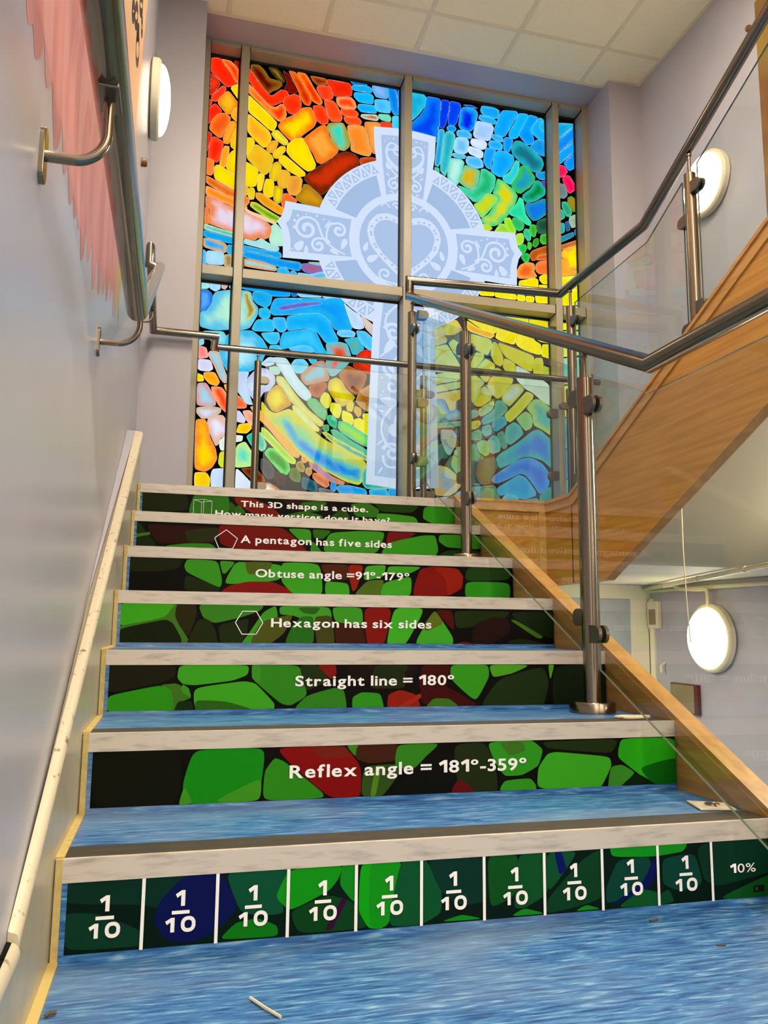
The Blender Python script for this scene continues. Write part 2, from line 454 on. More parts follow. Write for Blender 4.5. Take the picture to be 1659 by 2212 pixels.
def vivid(h):
    c = [int(h[i:i+2], 16)/255 for i in (0, 2, 4)]; m = sum(c)/3
    return tuple(min(1, max(0, m+(x-m)*1.14)) for x in c)
CELLS = '''f23a18 f02a10 224 4132 281 4139 351 4044 384 3996 380 3975 328 3946 223 4038
f58030 f03a18 284 4137 348 4132 404 4074 407 4015 402 3980 379 4000 351 4054
a02008 701008 374 4143 410 4145 412 4085 399 4083 375 4123
c82a10 e83c18 219 4028 274 3975 282 3956 242 3885 223 3872
f04a20 ee3c1a 301 3950 321 3939 312 3903 266 3836 240 3836 234 3864
f5d018 f0c818 402 3980 451 3994 464 3868 420 3860 397 3885 355 3941 363 3957
e88818 f5b830 329 3916 345 3913 401 3846 396 3826 357 3765 335 3761 280 3819 277 3843
e83818 e83818 213 3841 235 3835 233 3811 215 3791
f23a1c f02814 216 3774 258 3817 297 3779 295 3759 245 3701 216 3667
f07c28 e85c20 278 3746 322 3762 355 3740 353 3706 318 3632 310 3597 289 3589 235 3632 232 3651 245 3697
f5b028 f0a028 386 3810 448 3835 452 3709 412 3707 366 3743 363 3766
f09028 f5a830 363 3711 381 3714 401 3700 395 3670 363 3587 351 3556 325 3556 319 3589 335 3650
f0b820 f0cc1a 412 3692 453 3680 458 3526 401 3516 369 3540 366 3568 383 3639
f54a20 f52812 263 3587 314 3564 317 3540 295 3432 282 3418 235 3436 231 3459 238 3537 246 3576
e83a1c e02a14 216 3619 243 3605 242 3566 226 3516 220 3467
f0a838 f5a028 330 3535 354 3535 355 3508 343 3406 331 3392 306 3395 304 3419 318 3502
f0c81c f2d612 383 3513 458 3526 464 3335 411 3345 349 3383 346 3407 362 3486
f08840 f0843c 216 3438 251 3429 265 3417 262 3341 251 3325 221 3329
f0d020 f2da10 283 3396 300 3399 412 3336 465 3325 467 3254 406 3249 282 3301 273 3323 272 3380
f09048 d8641c 223 3316 278 3291 353 3260 442 3231 491 3201 494 3177 475 3151 355 3204 225 3269
f5a850 f08a28 226 3250 355 3199 444 3170 480 3147 480 3118 419 3133 357 3152 226 3189
e58a50 e8d8ea 227 3180 270 3177 358 3138 415 3128 489 3120 588 3077 633 3036 644 3014 627 2960 592 2941 556 2952 539 2929 469 2933 425 2960 251 3001 241 3028 255 3067 258 3095 230 3110
e88048 e07a20 223 3104 246 3089 239 3037 247 3001 226 2974
b8e0b8 50c0c0 224 2988 251 2987 312 2972 421 2955 422 2927 313 2945 225 2960
f0c898 d8e0b0 471 3136 507 3113 587 3096 668 3068 664 3052 588 3075 481 3111
b0e0e0 a8e0dc 474 2925 544 2916 578 2942 628 2915 664 2906 690 2898 689 2878 665 2871 594 2880 475 2897
38b0e8 20a0e0 469 2882 576 2868 700 2866 710 2839 692 2827 595 2843 470 2854
2aa8d8 1890e8 468 2843 542 2839 719 2815 822 2814 834 2806 830 2765 810 2759 667 2775 469 2808
d8985c a8d8d8 470 2794 561 2793 667 2770 681 2755 677 2739 471 2748
20a8e8 18a0e8 224 2949 314 2934 422 2915 470 2910 471 2890 367 2889 226 2910
e0a840 30a8e8 224 2896 264 2899 350 2880 363 2868 361 2826 348 2820 227 2842
30b0e8 30a8e0 376 2872 471 2873 473 2827 395 2815 372 2823 371 2858
60b8f0 58b8f0 220 2821 238 2814 243 2723 224 2721
a8d8f0 b4e0f8 254 2817 335 2821 351 2806 351 2739 249 2733 244 2801
c8b078 988058 361 2806 391 2810 403 2790 403 2733 358 2733 356 2784
705028 988858 417 2810 473 2808 476 2734 415 2736
8a5a18 5a0a04 478 4133 528 4138 565 4106 594 4056 667 4050 681 4028 650 3992 619 3976 597 3954 560 3975 513 4035 479 4089
302008 907020 591 4136 637 4140 675 4112 696 4061 686 4044 629 4083
6a0c04 7a1004 688 4130 721 4111 769 4035 783 4007 770 3990 710 3988 700 4007 718 4045 698 4101
e86818 c82808 725 4137 766 4135 805 4082 863 3992 875 3944 864 3917 837 3917 803 3961 793 4009 749 4091
f08018 e83010 780 4138 831 4137 850 4116 889 4047 947 3967 946 3942 929 3934 887 3951 862 4002 804 4092
b05818 802808 869 4130 968 4128 982 4106 969 4083 917 4073 883 4102
f0401c f03010 461 4105 484 4080 555 3984 607 3934 629 3943 678 3992 710 3988 726 3966 712 3934 671 3901 626 3873 590 3881 525 3939 464 4026
f09838 f03a14 465 3996 506 3955 599 3865 645 3857 681 3891 699 3882 714 3825 706 3798 684 3770 661 3771 610 3811 545 3868 467 3935
f0d820 f2d010 467 3918 527 3865 611 3796 653 3754 649 3729 632 3692 604 3702 540 3754 471 3800
f5c828 f0a830 467 3788 550 3726 605 3685 622 3641 599 3579 572 3569 527 3605 471 3659
f04a20 f03212 761 3978 794 3969 810 3922 805 3871 765 3834 732 3838 701 3882 692 3910 707 3943
f07a20 f2d810 819 3888 874 3902 889 3876 913 3811 896 3768 832 3707 779 3648 756 3639 686 3701 665 3732 693 3781 783 3837
d8c838 f0e040 641 3696 663 3702 729 3640 729 3615 707 3606 651 3636 623 3671
e8a020 f0b838 629 3621 656 3627 666 3609 636 3541 609 3541 595 3558 607 3599
f0c020 f0d030 689 3594 712 3593 715 3569 669 3507 646 3508 636 3531 654 3563
f0d018 f5de14 769 3656 824 3676 838 3658 881 3577 915 3504 907 3473 866 3449 829 3470 754 3526 726 3561 729 3610
e87820 f0a848 851 3690 933 3774 970 3793 984 3773 1004 3697 1062 3637 1058 3611 975 3528 948 3517 924 3525 900 3580 833 3667
a89a28 38d8c0 998 3810 1091 3830 1111 3795 1141 3720 1137 3669 1104 3634 1067 3637 1019 3689 1008 3737 984 3773
e8a050 f08a30 1125 3818 1230 3831 1245 3798 1290 3655 1276 3624 1228 3624 1151 3642 1151 3702 1130 3768
e88838 f0a850 1244 3864 1340 3876 1350 3842 1372 3658 1299 3646 1284 3714 1244 3819
d84028 e04a28 1350 3880 1408 3893 1428 3881 1433 3841 1360 3829
e03818 e02810 982 4126 1134 4125 1149 4087 1145 4035 1041 4015 1021 4032 982 4096
f0502c f04018 917 4063 992 4077 1007 4060 1022 4012 1013 3990 966 3976 947 3988 913 4042
f5a060 ef4a1c 1046 4006 1145 4024 1170 3998 1180 3960 1166 3945 1075 3940 1051 3966
f06030 f04a1c 966 3971 1023 3976 1051 3946 1086 3872 1077 3840 1016 3829 997 3855 972 3932
f05020 f03a14 892 3917 948 3927 967 3911 992 3845 988 3809 951 3797 913 3821 898 3878
f06028 f04a1c 1080 3931 1166 3939 1195 3916 1186 3889 1100 3884 1079 3906
f06028 f0501c 1100 3874 1195 3886 1217 3864 1210 3838 1129 3829 1105 3850
1a90d0 1060b0 1139 4141 1250 4147 1250 4134 1163 4125
20b0e8 20a8e8 1154 4116 1259 4128 1284 4117 1284 4086 1173 4081 1149 4095
28b8f0 18b0f0 1169 4065 1280 4075 1297 4058 1295 4006 1198 4004 1166 4039
28b8f0 18a8e8 1199 3986 1300 3994 1320 3975 1318 3942 1214 3935 1192 3962
b8e0c8 d06848 1219 3914 1320 3929 1335 3906 1325 3889 1239 3889 1216 3900
70dcb8 80dcc0 1339 3937 1408 3945 1420 3926 1418 3900 1359 3900 1338 3917
58b0f0 98b8f0 1293 4145 1386 4152 1396 4123 1397 4063 1319 4062 1294 4104
60c8f5 50b8f5 1309 4040 1397 4051 1417 4013 1415 3961 1334 3957 1312 3984
30a0e8 1080e0 1401 4150 1455 4150 1486 3964 1447 3952 1422 3993 1404 4093
1880e0 1080d8 1470 4147 1544 4151 1545 3954 1496 3960 1475 4065
50d0e8 40c8e8 1432 3942 1545 3949 1546 3846 1438 3847
6a2408 c03410 1076 3609 1123 3627 1180 3616 1207 3581 1200 3540 1070 3420 961 3295 915 3327 849 3385 847 3404 902 3462
c05020 a83808 1214 3597 1295 3615 1333 3606 1334 3551 1217 3548
a87818 c89420 841 3350 868 3354 962 3281 963 3213 844 3218 793 3244 797 3271 841 3335
f0d020 f2d818 691 3526 713 3534 848 3434 844 3414 812 3404 748 3428 678 3485 678 3504
d8b020 e8c828 647 3470 669 3481 691 3457 685 3398 664 3352 637 3347 619 3369 622 3427
e8b030 ecb838 693 3429 730 3430 750 3409 737 3319 710 3306 677 3325 673 3348 685 3408
e8a838 e09a40 753 3395 812 3401 829 3382 819 3303 788 3269 752 3273 735 3300 745 3369
e0c030 e8b028 501 3572 536 3578 628 3520 639 3493 613 3406 591 3383 565 3389 478 3471 472 3494 494 3522
f0d020 f0d020 455 3612 499 3620 516 3594 493 3532 472 3504 459 3502
f0d418 f5dc10 461 3449 496 3436 542 3404 543 3366 532 3297 501 3283 466 3297
f0d030 f0d830 556 3383 583 3377 583 3353 568 3269 551 3264 544 3290 548 3357
f0d020 f2d418 601 3351 637 3352 647 3325 643 3242 618 3229 587 3248 583 3276 593 3336
c8a820 e8d020 656 3312 697 3313 705 3285 691 3206 669 3196 650 3220 649 3287
e8c828 e8c828 493 3272 519 3276 527 3254 522 3205 500 3199 487 3224
e0c020 e0c020 461 3296 484 3280 481 3228 464 3220
e87838 e0702c 711 3267 743 3272 798 3232 781 3208 714 3162 700 3208
e8a830 e0981c 538 3246 569 3250 637 3208 719 3163 711 3119 675 3130 584 3176 537 3217
d0c848 58a820 509 3179 540 3179 621 3134 703 3095 681 3067 623 3085 542 3127 504 3155
b0e8d0 c4ecd8 642 3037 668 3055 691 3035 733 2974 734 2918 681 2909 641 2919 631 2946 647 3000
6878c8 b0607a 840 2804 890 2815 990 2804 990 2780 928 2749 864 2755 841 2776
40b8e8 30b0e8 690 2757 721 2767 757 2751 762 2705 691 2705
40b8e8 30a8e8 770 2741 788 2753 808 2741 809 2701 771 2701
a0d0e8 60b8f0 820 2743 901 2739 982 2772 1028 2737 901 2712 820 2712
a0c0b0 a0c0b0 885 2824 962 2829 981 2812 899 2816
30c0e0 20a8d0 1518 4143 1653 4140 1671 4120 1663 4062 1618 3988 1573 3938 1520 3914
0a80e8 0a48e0 1681 4131 1776 4130 1772 4006 1749 3806 1726 3811 1601 3827 1520 3859 1573 3915 1631 3976 1663 4033 1673 4092
0a48e0 0a3cd8 1785 4127 1836 4126 1840 4094 1813 3948 1794 3916 1772 3922 1773 3988
0a58e8 0a40e0 1845 4128 1919 4123 1923 4081 1890 3971 1872 3949 1835 3952 1834 3980
20a8f0 0a28d8 1942 4098 2030 4100 2050 4066 2020 3956 1992 3927 1927 3930 1909 3955 1918 4014 1928 4072
0a70d0 0a58b8 1942 4118 2002 4124 2058 4110 1983 4106
28a8f0 1890e8 1835 3940 1872 3947 1888 3928 1876 3907 1835 3900 1822 3921
50c8d8 2890d8 1772 3903 1799 3903 1803 3871 1776 3662 1758 3627 1737 3632 1749 3750 1762 3864
58d0c8 30a8c0 1817 3892 1863 3900 1881 3875 1872 3808 1826 3614 1808 3565 1776 3597 1785 3710 1803 3834
60c0f0 48b0e8 1904 3919 1973 3924 2001 3905 1999 3876 1945 3867 1899 3878 1895 3901
a8dcf5 78c0f0 1890 3863 1964 3870 1982 3845 1972 3769 1945 3750 1881 3753 1872 3780
70c8e8 58bce0 1872 3742 1940 3745 1959 3734 1949 3716 1881 3716 1861 3727
70d8d0 c0f0e0 1853 3702 1926 3705 1946 3685 1931 3631 1907 3535 1880 3494 1826 3559 1835 3634
50c8a8 40c0a0 1736 3614 1763 3613 1764 3577 1740 3578
30b8f0 20a0e8 2082 4134 2171 4136 2209 4123 2207 4070 2171 4054 2086 4072 2072 4098
40b8f0 30a8e0 2067 4064 2161 4052 2185 4037 2175 4012 2095 4017 2058 4034
c0d8ff a4c8f4 2048 4013 2151 4007 2167 3982 2141 3891 2117 3878 2029 3886 2017 3908 2034 3987
d0e4ff dceaff 2005 3873 2094 3874 2115 3854 2107 3819 2075 3804 2010 3822 1996 3843
d8ecff c4e0ff 1987 3813 2065 3798 2086 3783 2082 3749 2065 3739 1991 3758 1977 3779
80d0f5 50b8f0 1972 3736 2056 3737 2079 3720 2088 3675 2036 3657 1972 3675 1961 3701
48c0f0 38b0e8 2160 3933 2226 3925 2238 3908 2235 3888 2169 3896 2150 3912
40c0f5 28a8f0 2141 3882 2207 3884 2230 3864 2227 3830 2206 3822 2140 3830 2129 3851
30b0f5 209cf0 2112 3820 2168 3828 2182 3804 2149 3722 2139 3669 2115 3675 2092 3713 2098 3771
28a8f0 1890e8 2254 3925 2302 3928 2311 3906 2286 3830 2267 3813 2244 3833 2242 3871
20b0f5 18a0f0 2238 4128 2343 4138 2352 4120 2313 4046 2254 3939 2235 3929 2179 3941 2174 3973 2209 4075
20b8f5 18b0f5 2362 4127 2420 4132 2434 4120 2389 4020 2350 3946 2321 3927 2283 3940 2288 3974 2337 4060
18a8f5 1090f0 2444 4132 2502 4123 2497 4102 2447 4021 2466 3966 2473 3929 2445 3905 2416 3900 2369 3950 2365 3978 2409 4063
28b8f0 20a8f0 2517 4121 2546 4116 2521 4058 2554 4015 2612 3972 2610 3904 2552 3923 2514 3955 2466 3990 2452 4022
28b8e0 20b0e0 2551 4107 2615 4119 2623 4071 2603 4009 2530 4035 2520 4051
28a0e0 2090d8 2494 3947 2543 3950 2557 3914 2610 3904 2609 3841 2531 3833 2454 3868 2445 3886
2aa8b8 1c7080 2330 3909 2368 3916 2435 3884 2530 3813 2544 3768 2519 3711 2470 3699 2404 3726 2310 3806 2301 3852
28b8f5 18a0f0 2196 3811 2244 3818 2310 3796 2317 3759 2289 3698 2232 3628 2204 3623 2152 3648 2148 3666 2167 3726 2163 3763
48d8c8 38c8d8 2333 3762 2357 3756 2351 3670 2307 3606 2288 3577 2241 3596 2232 3618 2289 3670 2318 3731
38b858 2898b8 2370 3725 2413 3732 2432 3712 2475 3661 2469 3632 2435 3579 2401 3555 2367 3524 2344 3523 2306 3550 2297 3577 2345 3650
28a0e0 2090d0 2485 3691 2548 3711 2606 3730 2605 3667 2518 3649 2489 3668
28b0a0 0a8020 2479 3633 2513 3634 2550 3587 2549 3540 2476 3482 2409 3462 2381 3491 2386 3515 2449 3567
6050b0 5040a0 2527 3636 2605 3653 2604 3596 2565 3588 2536 3604
70c890 d0b020 1954 3667 2036 3648 2059 3642 2054 3567 2026 3512 1999 3495 1953 3510 1912 3536 1912 3563 1935 3613
50d0a8 28b070 2073 3654 2101 3660 2166 3627 2177 3605 2165 3533 2137 3487 2090 3461 2062 3424 2016 3406 1925 3482 1903 3508 1953 3498 1999 3484 2040 3514 2065 3564
88d868 c8d020 2109 3478 2156 3480 2188 3462 2183 3438 2155 3397 2108 3334 2071 3297 2016 3385 2062 3415
38d080 d8d010 2194 3603 2241 3587 2315 3533 2339 3499 2324 3449 2275 3358 2209 3275 2153 3249 2084 3262 2071 3288 2126 3328 2192 3439 2197 3463 2160 3490 2179 3540
c0d840 c0d030 2084 3253 2135 3246 2148 3230 2125 3213 2088 3212
b0e050 98d040 2209 3270 2237 3274 2274 3233 2288 3207 2162 3204
a8e040 90d830 2247 3317 2280 3327 2312 3271 2325 3226 2302 3209 2255 3258 2242 3289
40e0a8 30d0a0 2357 3487 2381 3477 2389 3422 2398 3367 2440 3317 2430 3292 2397 3301 2350 3337 2285 3351 2280 3373 2338 3442
2890a8 1878d8 2409 3453 2466 3461 2534 3504 2602 3500 2600 3434 2493 3343 2454 3333 2417 3370 2399 3423
40c070 30b060 2308 3331 2350 3327 2387 3291 2377 3257 2349 3241 2326 3250 2298 3297
40c898 30b888 2396 3260 2425 3259 2438 3233 2433 3186 2414 3176 2391 3208 2385 3235
48c040 38a830 2440 3298 2473 3298 2482 3267 2467 3213 2448 3215 2429 3259
306850 204838 2492 3329 2546 3360 2599 3368 2597 3273 2500 3241 2480 3276
b0e050 a0d840 2334 3214 2372 3224 2384 3198 2376 3155 2338 3131 2320 3180
30c858 30b848 2357 3138 2394 3143 2404 3122 2389 3087 2351 3078 2342 3109
48c840 48c840 2416 3165 2437 3163 2440 3136 2427 3113 2413 3123
38a830 289020 2461 3190 2490 3203 2494 3166 2470 3137 2451 3146
50b838 40a028 2515 3234 2596 3255 2595 3189 2528 3166 2507 3186
30c058 28a848 2370 3071 2412 3081 2424 3064 2416 3027 2388 3018 2367 3043
c07030 b05018 2451 3109 2556 3156 2595 3170 2593 3110 2497 3083 2468 3042 2444 3035 2426 3074
e07838 d06020 2488 3075 2593 3107 2592 3068 2478 3042
f0a050 e06a28 2354 2987 2402 3016 2454 3013 2462 2982 2453 2958 2476 2924 2447 2907 2344 2894 2321 2914 2331 2942
f08848 e87030 2472 3006 2496 3032 2592 3058 2590 2956 2495 2945 2472 2965
f0d820 e8d818 2499 2922 2533 2942 2590 2938 2588 2883 2522 2875 2499 2899
f0e018 f0d810 2348 2872 2400 2887 2456 2908 2484 2897 2483 2842 2399 2842 2343 2842
f0e018 f0e010 2493 2862 2588 2864 2587 2814 2497 2821
30b8d8 18a0d8 2644 4104 2793 4121 2793 4111 2671 3992 2641 3967
20a0f0 1888e8 2640 3948 2676 3983 2803 4113 2843 4130 2841 4060 2800 4019 2673 3885 2638 3860
20a8f5 18a0f5 2638 3841 2673 3874 2800 3999 2841 4041 2839 3962 2798 3921 2676 3797 2637 3783
2098f0 1890f0 2701 3803 2797 3904 2838 3932 2835 3815 2796 3789 2744 3752
f03070 e81860 2647 3784 2705 3779 2729 3745 2704 3707 2644 3678
f02868 e01858 2699 3701 2743 3713 2786 3643 2785 3614 2740 3578 2711 3622 2693 3676
789090 688080 2643 3640 2707 3640 2725 3566 2699 3534 2641 3539
609028 a08018 2729 3543 2759 3557 2792 3529 2795 3453 2766 3444 2728 3490
48b890 309878 2684 3503 2718 3508 2756 3437 2740 3402 2711 3403 2683 3465
40b898 40a890 2639 3449 2683 3441 2701 3392 2671 3368 2637 3364
a8c0a8 90b090 2740 3397 2785 3423 2809 3407 2807 3345 2753 3319 2734 3368
3068a0 285890 2705 3354 2729 3363 2738 3302 2713 3289
38b0a8 30a8a0 2637 3335 2695 3344 2695 3278 2635 3255
3090a8 2880a0 2634 3232 2678 3242 2762 3287 2766 3259 2677 3205 2633 3194
3080c8 2878c0 2777 3308 2822 3328 2820 3262 2776 3270
c88038 b86828 2633 3164 2672 3176 2789 3229 2819 3233 2818 3210 2676 3151 2632 3138
f0a040 f0e010 2676 3142 2793 3192 2828 3197 2823 3022 2726 3010 2703 3073 2670 3089
f0b038 f0a830 2631 3073 2669 3076 2703 3061 2721 3000 2823 3008 2822 2990 2671 2951 2628 2943
f0e010 f0e010 2628 2931 2671 2940 2822 2976 2821 2936 2670 2905 2627 2896
f0e010 f0e010 2627 2887 2670 2894 2820 2927 2818 2855 2674 2845 2626 2836
b0e8e8 a4e4e8 207 2620 262 2624 266 2581 255 2573 209 2567
b0e0f8 a8dcf5 274 2623 332 2621 335 2580 306 2561 274 2578
e0b8b8 d8a8b0 344 2623 377 2624 377 2599 365 2582 348 2586
60d0e8 60d0e8 392 2624 462 2630 464 2591 421 2583 395 2592
2878d0 60a8f0 210 2556 260 2561 286 2538 292 2494 269 2446 232 2425 215 2424
60c0e0 b8ecd4 299 2531 315 2555 378 2572 498 2583 525 2575 535 2521 571 2480 568 2434 524 2347 473 2328 404 2325 337 2314 287 2313 227 2325 225 2414 265 2427 297 2485
c0d098 a88820 480 2572 512 2574 527 2511 558 2469 534 2416 492 2384 512 2446 494 2508
28b0e0 20a0e0 542 2582 611 2593 656 2568 649 2516 623 2490 570 2507 539 2540
20a8e0 1898e8 462 2637 601 2630 725 2627 769 2618 770 2581 656 2570 602 2595 541 2591 463 2600
1080d8 0a70d8 778 2624 814 2620 813 2589 788 2583
98d8f0 88c8ee 823 2621 966 2622 972 2598 841 2586 823 2596
c0e0f8 b8d8f5 980 2619 1094 2621 1113 2606 985 2599
38c0e8 20b0e8 584 2477 632 2485 650 2456 643 2423 604 2415 581 2435
40c0e8 30b8e8 569 2402 660 2414 679 2363 671 2340 559 2331 541 2340
48c0f0 38b0f0 669 2426 743 2434 754 2362 733 2340 706 2343 674 2381
28b0e8 1898e8 682 2557 904 2578 1094 2604 1127 2580 1176 2416 1162 2397 1066 2390 1024 2456 960 2495 782 2462 668 2445 650 2470 662 2517
3898e0 8848b0 693 2496 745 2518 851 2548 972 2567 973 2551 834 2514 729 2483 698 2485
30b8ec 18a8ec 760 2445 862 2470 960 2486 1015 2455 1053 2384 1086 2327 1077 2307 1009 2296 963 2356 909 2387 846 2376 767 2354 756 2390
20b4ec 48c4f0 733 2332 812 2354 909 2378 945 2354 992 2257 1024 2219 1002 2212 944 2216 934 2252 876 2272 823 2261 727 2227 717 2267
60c8ee 58c0ee 770 2236 867 2265 912 2259 935 2229 824 2215
48c8ee 40b8ee 598 2318 706 2334 712 2294 695 2260 656 2256 625 2280
48c8ee 40c0ee 657 2242 709 2249 727 2218 653 2215
40b8e4 b4e8f6 389 2283 473 2319 541 2326 603 2283 640 2223 616 2166 604 2129 541 2069 482 2053 406 2048 370 2107 347 2176 366 2231
68d0d8 a0dcf0 245 2295 363 2303 381 2278 374 2232 349 2212 306 2235 272 2258
98d8e8 90d8e8 219 2235 248 2242 249 2215 231 2207 220 2206
f0a0a0 f08888 220 2199 266 2190 279 2134 240 2123 223 2122
e0e0f8 d4d8f0 224 2113 294 2113 311 2062 289 2046 243 2047 226 2054
d8b090 90d8f0 292 2171 343 2171 362 2106 399 2012 408 1986 383 1980 357 2008 321 2085 280 2152
f0d828 f0d020 223 2023 253 2012 258 1982 225 1977
f0b030 f0a020 260 2031 322 2039 354 1982 338 1958 296 1968 266 2000
d8a0a0 a0d8ec 226 1962 275 1968 333 1874 334 1835 306 1829 227 1827
f0a070 f04a20 309 1947 368 1948 412 1890 422 1798 398 1797 355 1841 319 1908
f0b038 f0a830 384 1967 443 1972 444 1923 423 1921 402 1924
d0b8a0 d8e0f5 228 1809 306 1824 369 1816 365 1790 309 1755 259 1747 229 1779
e0b8a8 e4e8f8 320 1769 383 1773 418 1715 445 1656 371 1638 364 1599 348 1585 317 1647 294 1706 297 1745
f08858 f06840 453 1911 483 1896 523 1846 515 1832 456 1827
d8dcf4 d8d8f0 440 1809 482 1807 518 1757 510 1739 484 1742 442 1752
f0b8a0 e8a080 503 1809 541 1816 585 1780 586 1727 553 1725 526 1758
f0d028 f0c020 482 1724 544 1735 557 1708 529 1675 470 1675
f09030 f5d010 227 1736 276 1739 298 1698 305 1638 345 1563 356 1503 329 1450 289 1422 231 1436 228 1607
e8f4e8 dcecdc 372 1616 404 1645 479 1654 504 1652 501 1625 439 1612 424 1568 382 1558 372 1582
d8d820 b0d878 375 1543 441 1560 466 1545 469 1467 386 1454 369 1478
c0e890 60d8c0 481 1598 522 1618 567 1551 573 1474 486 1460 456 1467 454 1535
f0d020 f0c418 232 1411 297 1413 319 1382 316 1322 236 1318
d0e4f4 c4daf0 337 1438 453 1449 458 1295 335 1289 327 1399
e0ecf8 d8e4f8 474 1450 504 1426 577 1353 617 1286 475 1279
8a4010 4a1806 503 1452 587 1457 639 1408 648 1378 623 1364 555 1403
c07030 f5f5e0 607 1337 665 1375 726 1344 761 1302 609 1295
48c8a8 28b898 530 1653 571 1682 590 1605 565 1595
90e0b8 68c8a8 588 1692 618 1677 650 1609 642 1582 621 1568 586 1613
505058 3c3c44 623 1520 670 1505 701 1455 694 1403 665 1401 625 1451
60e068 2c9018 667 1588 702 1586 790 1504 798 1461 783 1434 757 1432 678 1515 643 1556
608028 486018 808 1470 843 1472 865 1430 862 1390 827 1393 801 1417
400c14 300a10 706 1438 770 1433 772 1372 742 1371 707 1403
186878 0c5064 879 1422 966 1391 972 1335 880 1352
c0c8e8 d8e4fa 530 2024 583 2091 644 2088 688 2047 690 2002 657 1954 622 1943 598 1896 564 1893 520 1943 510 1986
b8e0f0 ccd4f0 448 2052 529 2059 517 2023 510 1978 547 1883 557 1857 523 1859 478 1922 452 1955
c8e4f0 b8d8f0 604 2120 650 2165 685 2164 682 2127 635 2109
a8d8c8 b8dcd8 656 2102 700 2111 722 2086 714 2065 688 2060 661 2080
c0e0e0 d0eafa 685 2168 755 2170 791 2119 828 2050 918 1958 919 1931 893 1907 848 1935 776 2018 731 2087 694 2137
80d8f0 60c8f0 795 2138 816 2167 869 2172 896 2143 888 2119 854 2084 827 2082 800 2111
48c8e8 38b8e8 895 2188 949 2180 950 2152 918 2154
d8c030 d0e098 706 2048 741 2047 813 1950 903 1849 998 1780 998 1757 976 1751 878 1820 788 1903 734 1970 702 2021
c89818 e8d818 657 1945 703 1990 734 1983 797 1877 763 1856 712 1821 677 1831 645 1891
e0d850 d0e8b0 806 1868 833 1861 905 1795 976 1733 972 1718 950 1718 870 1775 816 1824
d8d030 90d098 616 1880 660 1821 704 1807 781 1844 825 1825 906 1742 1013 1660 1148 1606 1270 1542 1280 1516 1259 1416 1232 1393 1151 1410 1017 1474 893 1537 804 1619 716 1701 654 1768 617 1827
78ccb0 1890e8 740 1770 783 1775 855 1676 962 1603 1104 1541 1253 1492 1241 1406 1124 1435 982 1498 839 1604 758 1722
f0b068 e8b848 549 1839 574 1845 618 1813 698 1727 786 1645 858 1561 849 1543 823 1546 735 1632 664 1715 615 1760 576 1797
d8e040 a0d060 621 1717 656 1697 753 1598 833 1524 829 1502 799 1505 701 1595 622 1668
f0a060 e89050 875 1549 897 1541 904 1520 885 1512 872 1527
b0a048 907030 842 1507 867 1519 890 1484 886 1457 865 1456 842 1481
c89850 a88040 903 1476 929 1482 937 1451 922 1433 900 1449
e08848 9898d0 920 1516 964 1506 1062 1432 1143 1401 1134 1387 1063 1397 929 1486
e88858 b86028 948 1448 983 1445 1036 1413 1046 1378 1028 1364 975 1392 944 1421
28a0e8 2088e0 1063 1397 1085 1393 1094 1363 1077 1340 1056 1361
30b0e8 1898e8 1107 1377 1179 1381 1277 1364 1287 1338 1260 1332 1117 1333 1099 1359
707880 606870 985 1357 1073 1344 1073 1318 990 1323
40b8e8 30a8e0 1304 1361 1413 1375 1423 1345 1423 1318 1314 1321
28b0e8 20a0e8 1431 1381 1560 1379 1561 1307 1432 1309
58c8b0 30a0a0 1285 1507 1303 1508 1304 1410 1523 1395 1523 1386 1286 1369 1263 1399 1260 1461
60c0c8 d85010 1009 2291 1091 2309 1145 2300 1169 2228 1161 2181 1068 2085 1041 2083 1012 2158 1025 2214
30b8d8 70b090 1127 2331 1218 2354 1256 2283 1220 2242 1183 2239 1164 2293
b02808 f03a18 1215 2237 1247 2268 1316 2280 1318 2117 1258 2125 1189 2161 1202 2190
b06820 6a2c08 1095 2092 1148 2157 1184 2146 1277 2108 1259 2042 1223 1979 1169 1998 1131 2049
c08868 80c8d8 854 2071 897 2120 967 2172 1003 2171 1032 2068 1023 2049 961 2035 891 2010 864 2035
b06028 8a3c10 909 2003 970 2031 1015 2030 1015 2003 972 1936 937 1942 914 1967
c8a818 e8d818 1037 2050 1077 2072 1113 2057 1141 2004 1201 1954 1188 1935 1125 1889 1089 1909 1043 1969 1029 2004
c09040 a06820 1215 1946 1232 1994 1296 2041 1314 2047 1316 1858 1243 1894 1213 1928
d8d828 d8d020 1007 1970 1034 1959 1048 1924 1036 1877 1018 1871 982 1909 985 1937
58b868 78b890 902 1916 946 1924 1018 1858 1028 1814 1011 1794 966 1818 902 1885
e0e020 e0dc18 1053 1906 1107 1897 1115 1865 1100 1814 1077 1817 1045 1860
d8c830 d8c830 1156 1905 1183 1927 1195 1908 1184 1862 1157 1864 1150 1886
d0a838 d0a838 1206 1895 1238 1884 1244 1848 1226 1829 1198 1863
e8e020 e8e020 1257 1849 1317 1854 1317 1794 1262 1813
e8e018 e0dc14 1126 1862 1180 1843 1194 1808 1186 1771 1145 1777 1122 1812
e8e018 e8e018 1203 1809 1235 1820 1317 1776 1318 1703 1218 1751 1199 1772
48c898 38b888 1037 1823 1073 1821 1087 1786 1083 1746 1047 1761 1028 1796
68b880 58a870 1007 1758 1034 1760 1037 1729 1017 1718 1001 1735
40c890 98d838 1100 1787 1145 1791 1319 1690 1319 1631 1237 1657 1119 1721 1096 1756
40c098 30b088 1052 1730 1083 1732 1174 1671 1320 1595 1320 1577 1193 1627 1066 1699
d8d830 30a8a0 995 1712 1021 1714 1102 1666 1302 1571 1302 1544 1193 1582 1058 1654
c8e0f8 b8d8f5 1123 2570 1188 2520 1225 2506 1254 2424 1226 2411 1180 2416 1132 2552
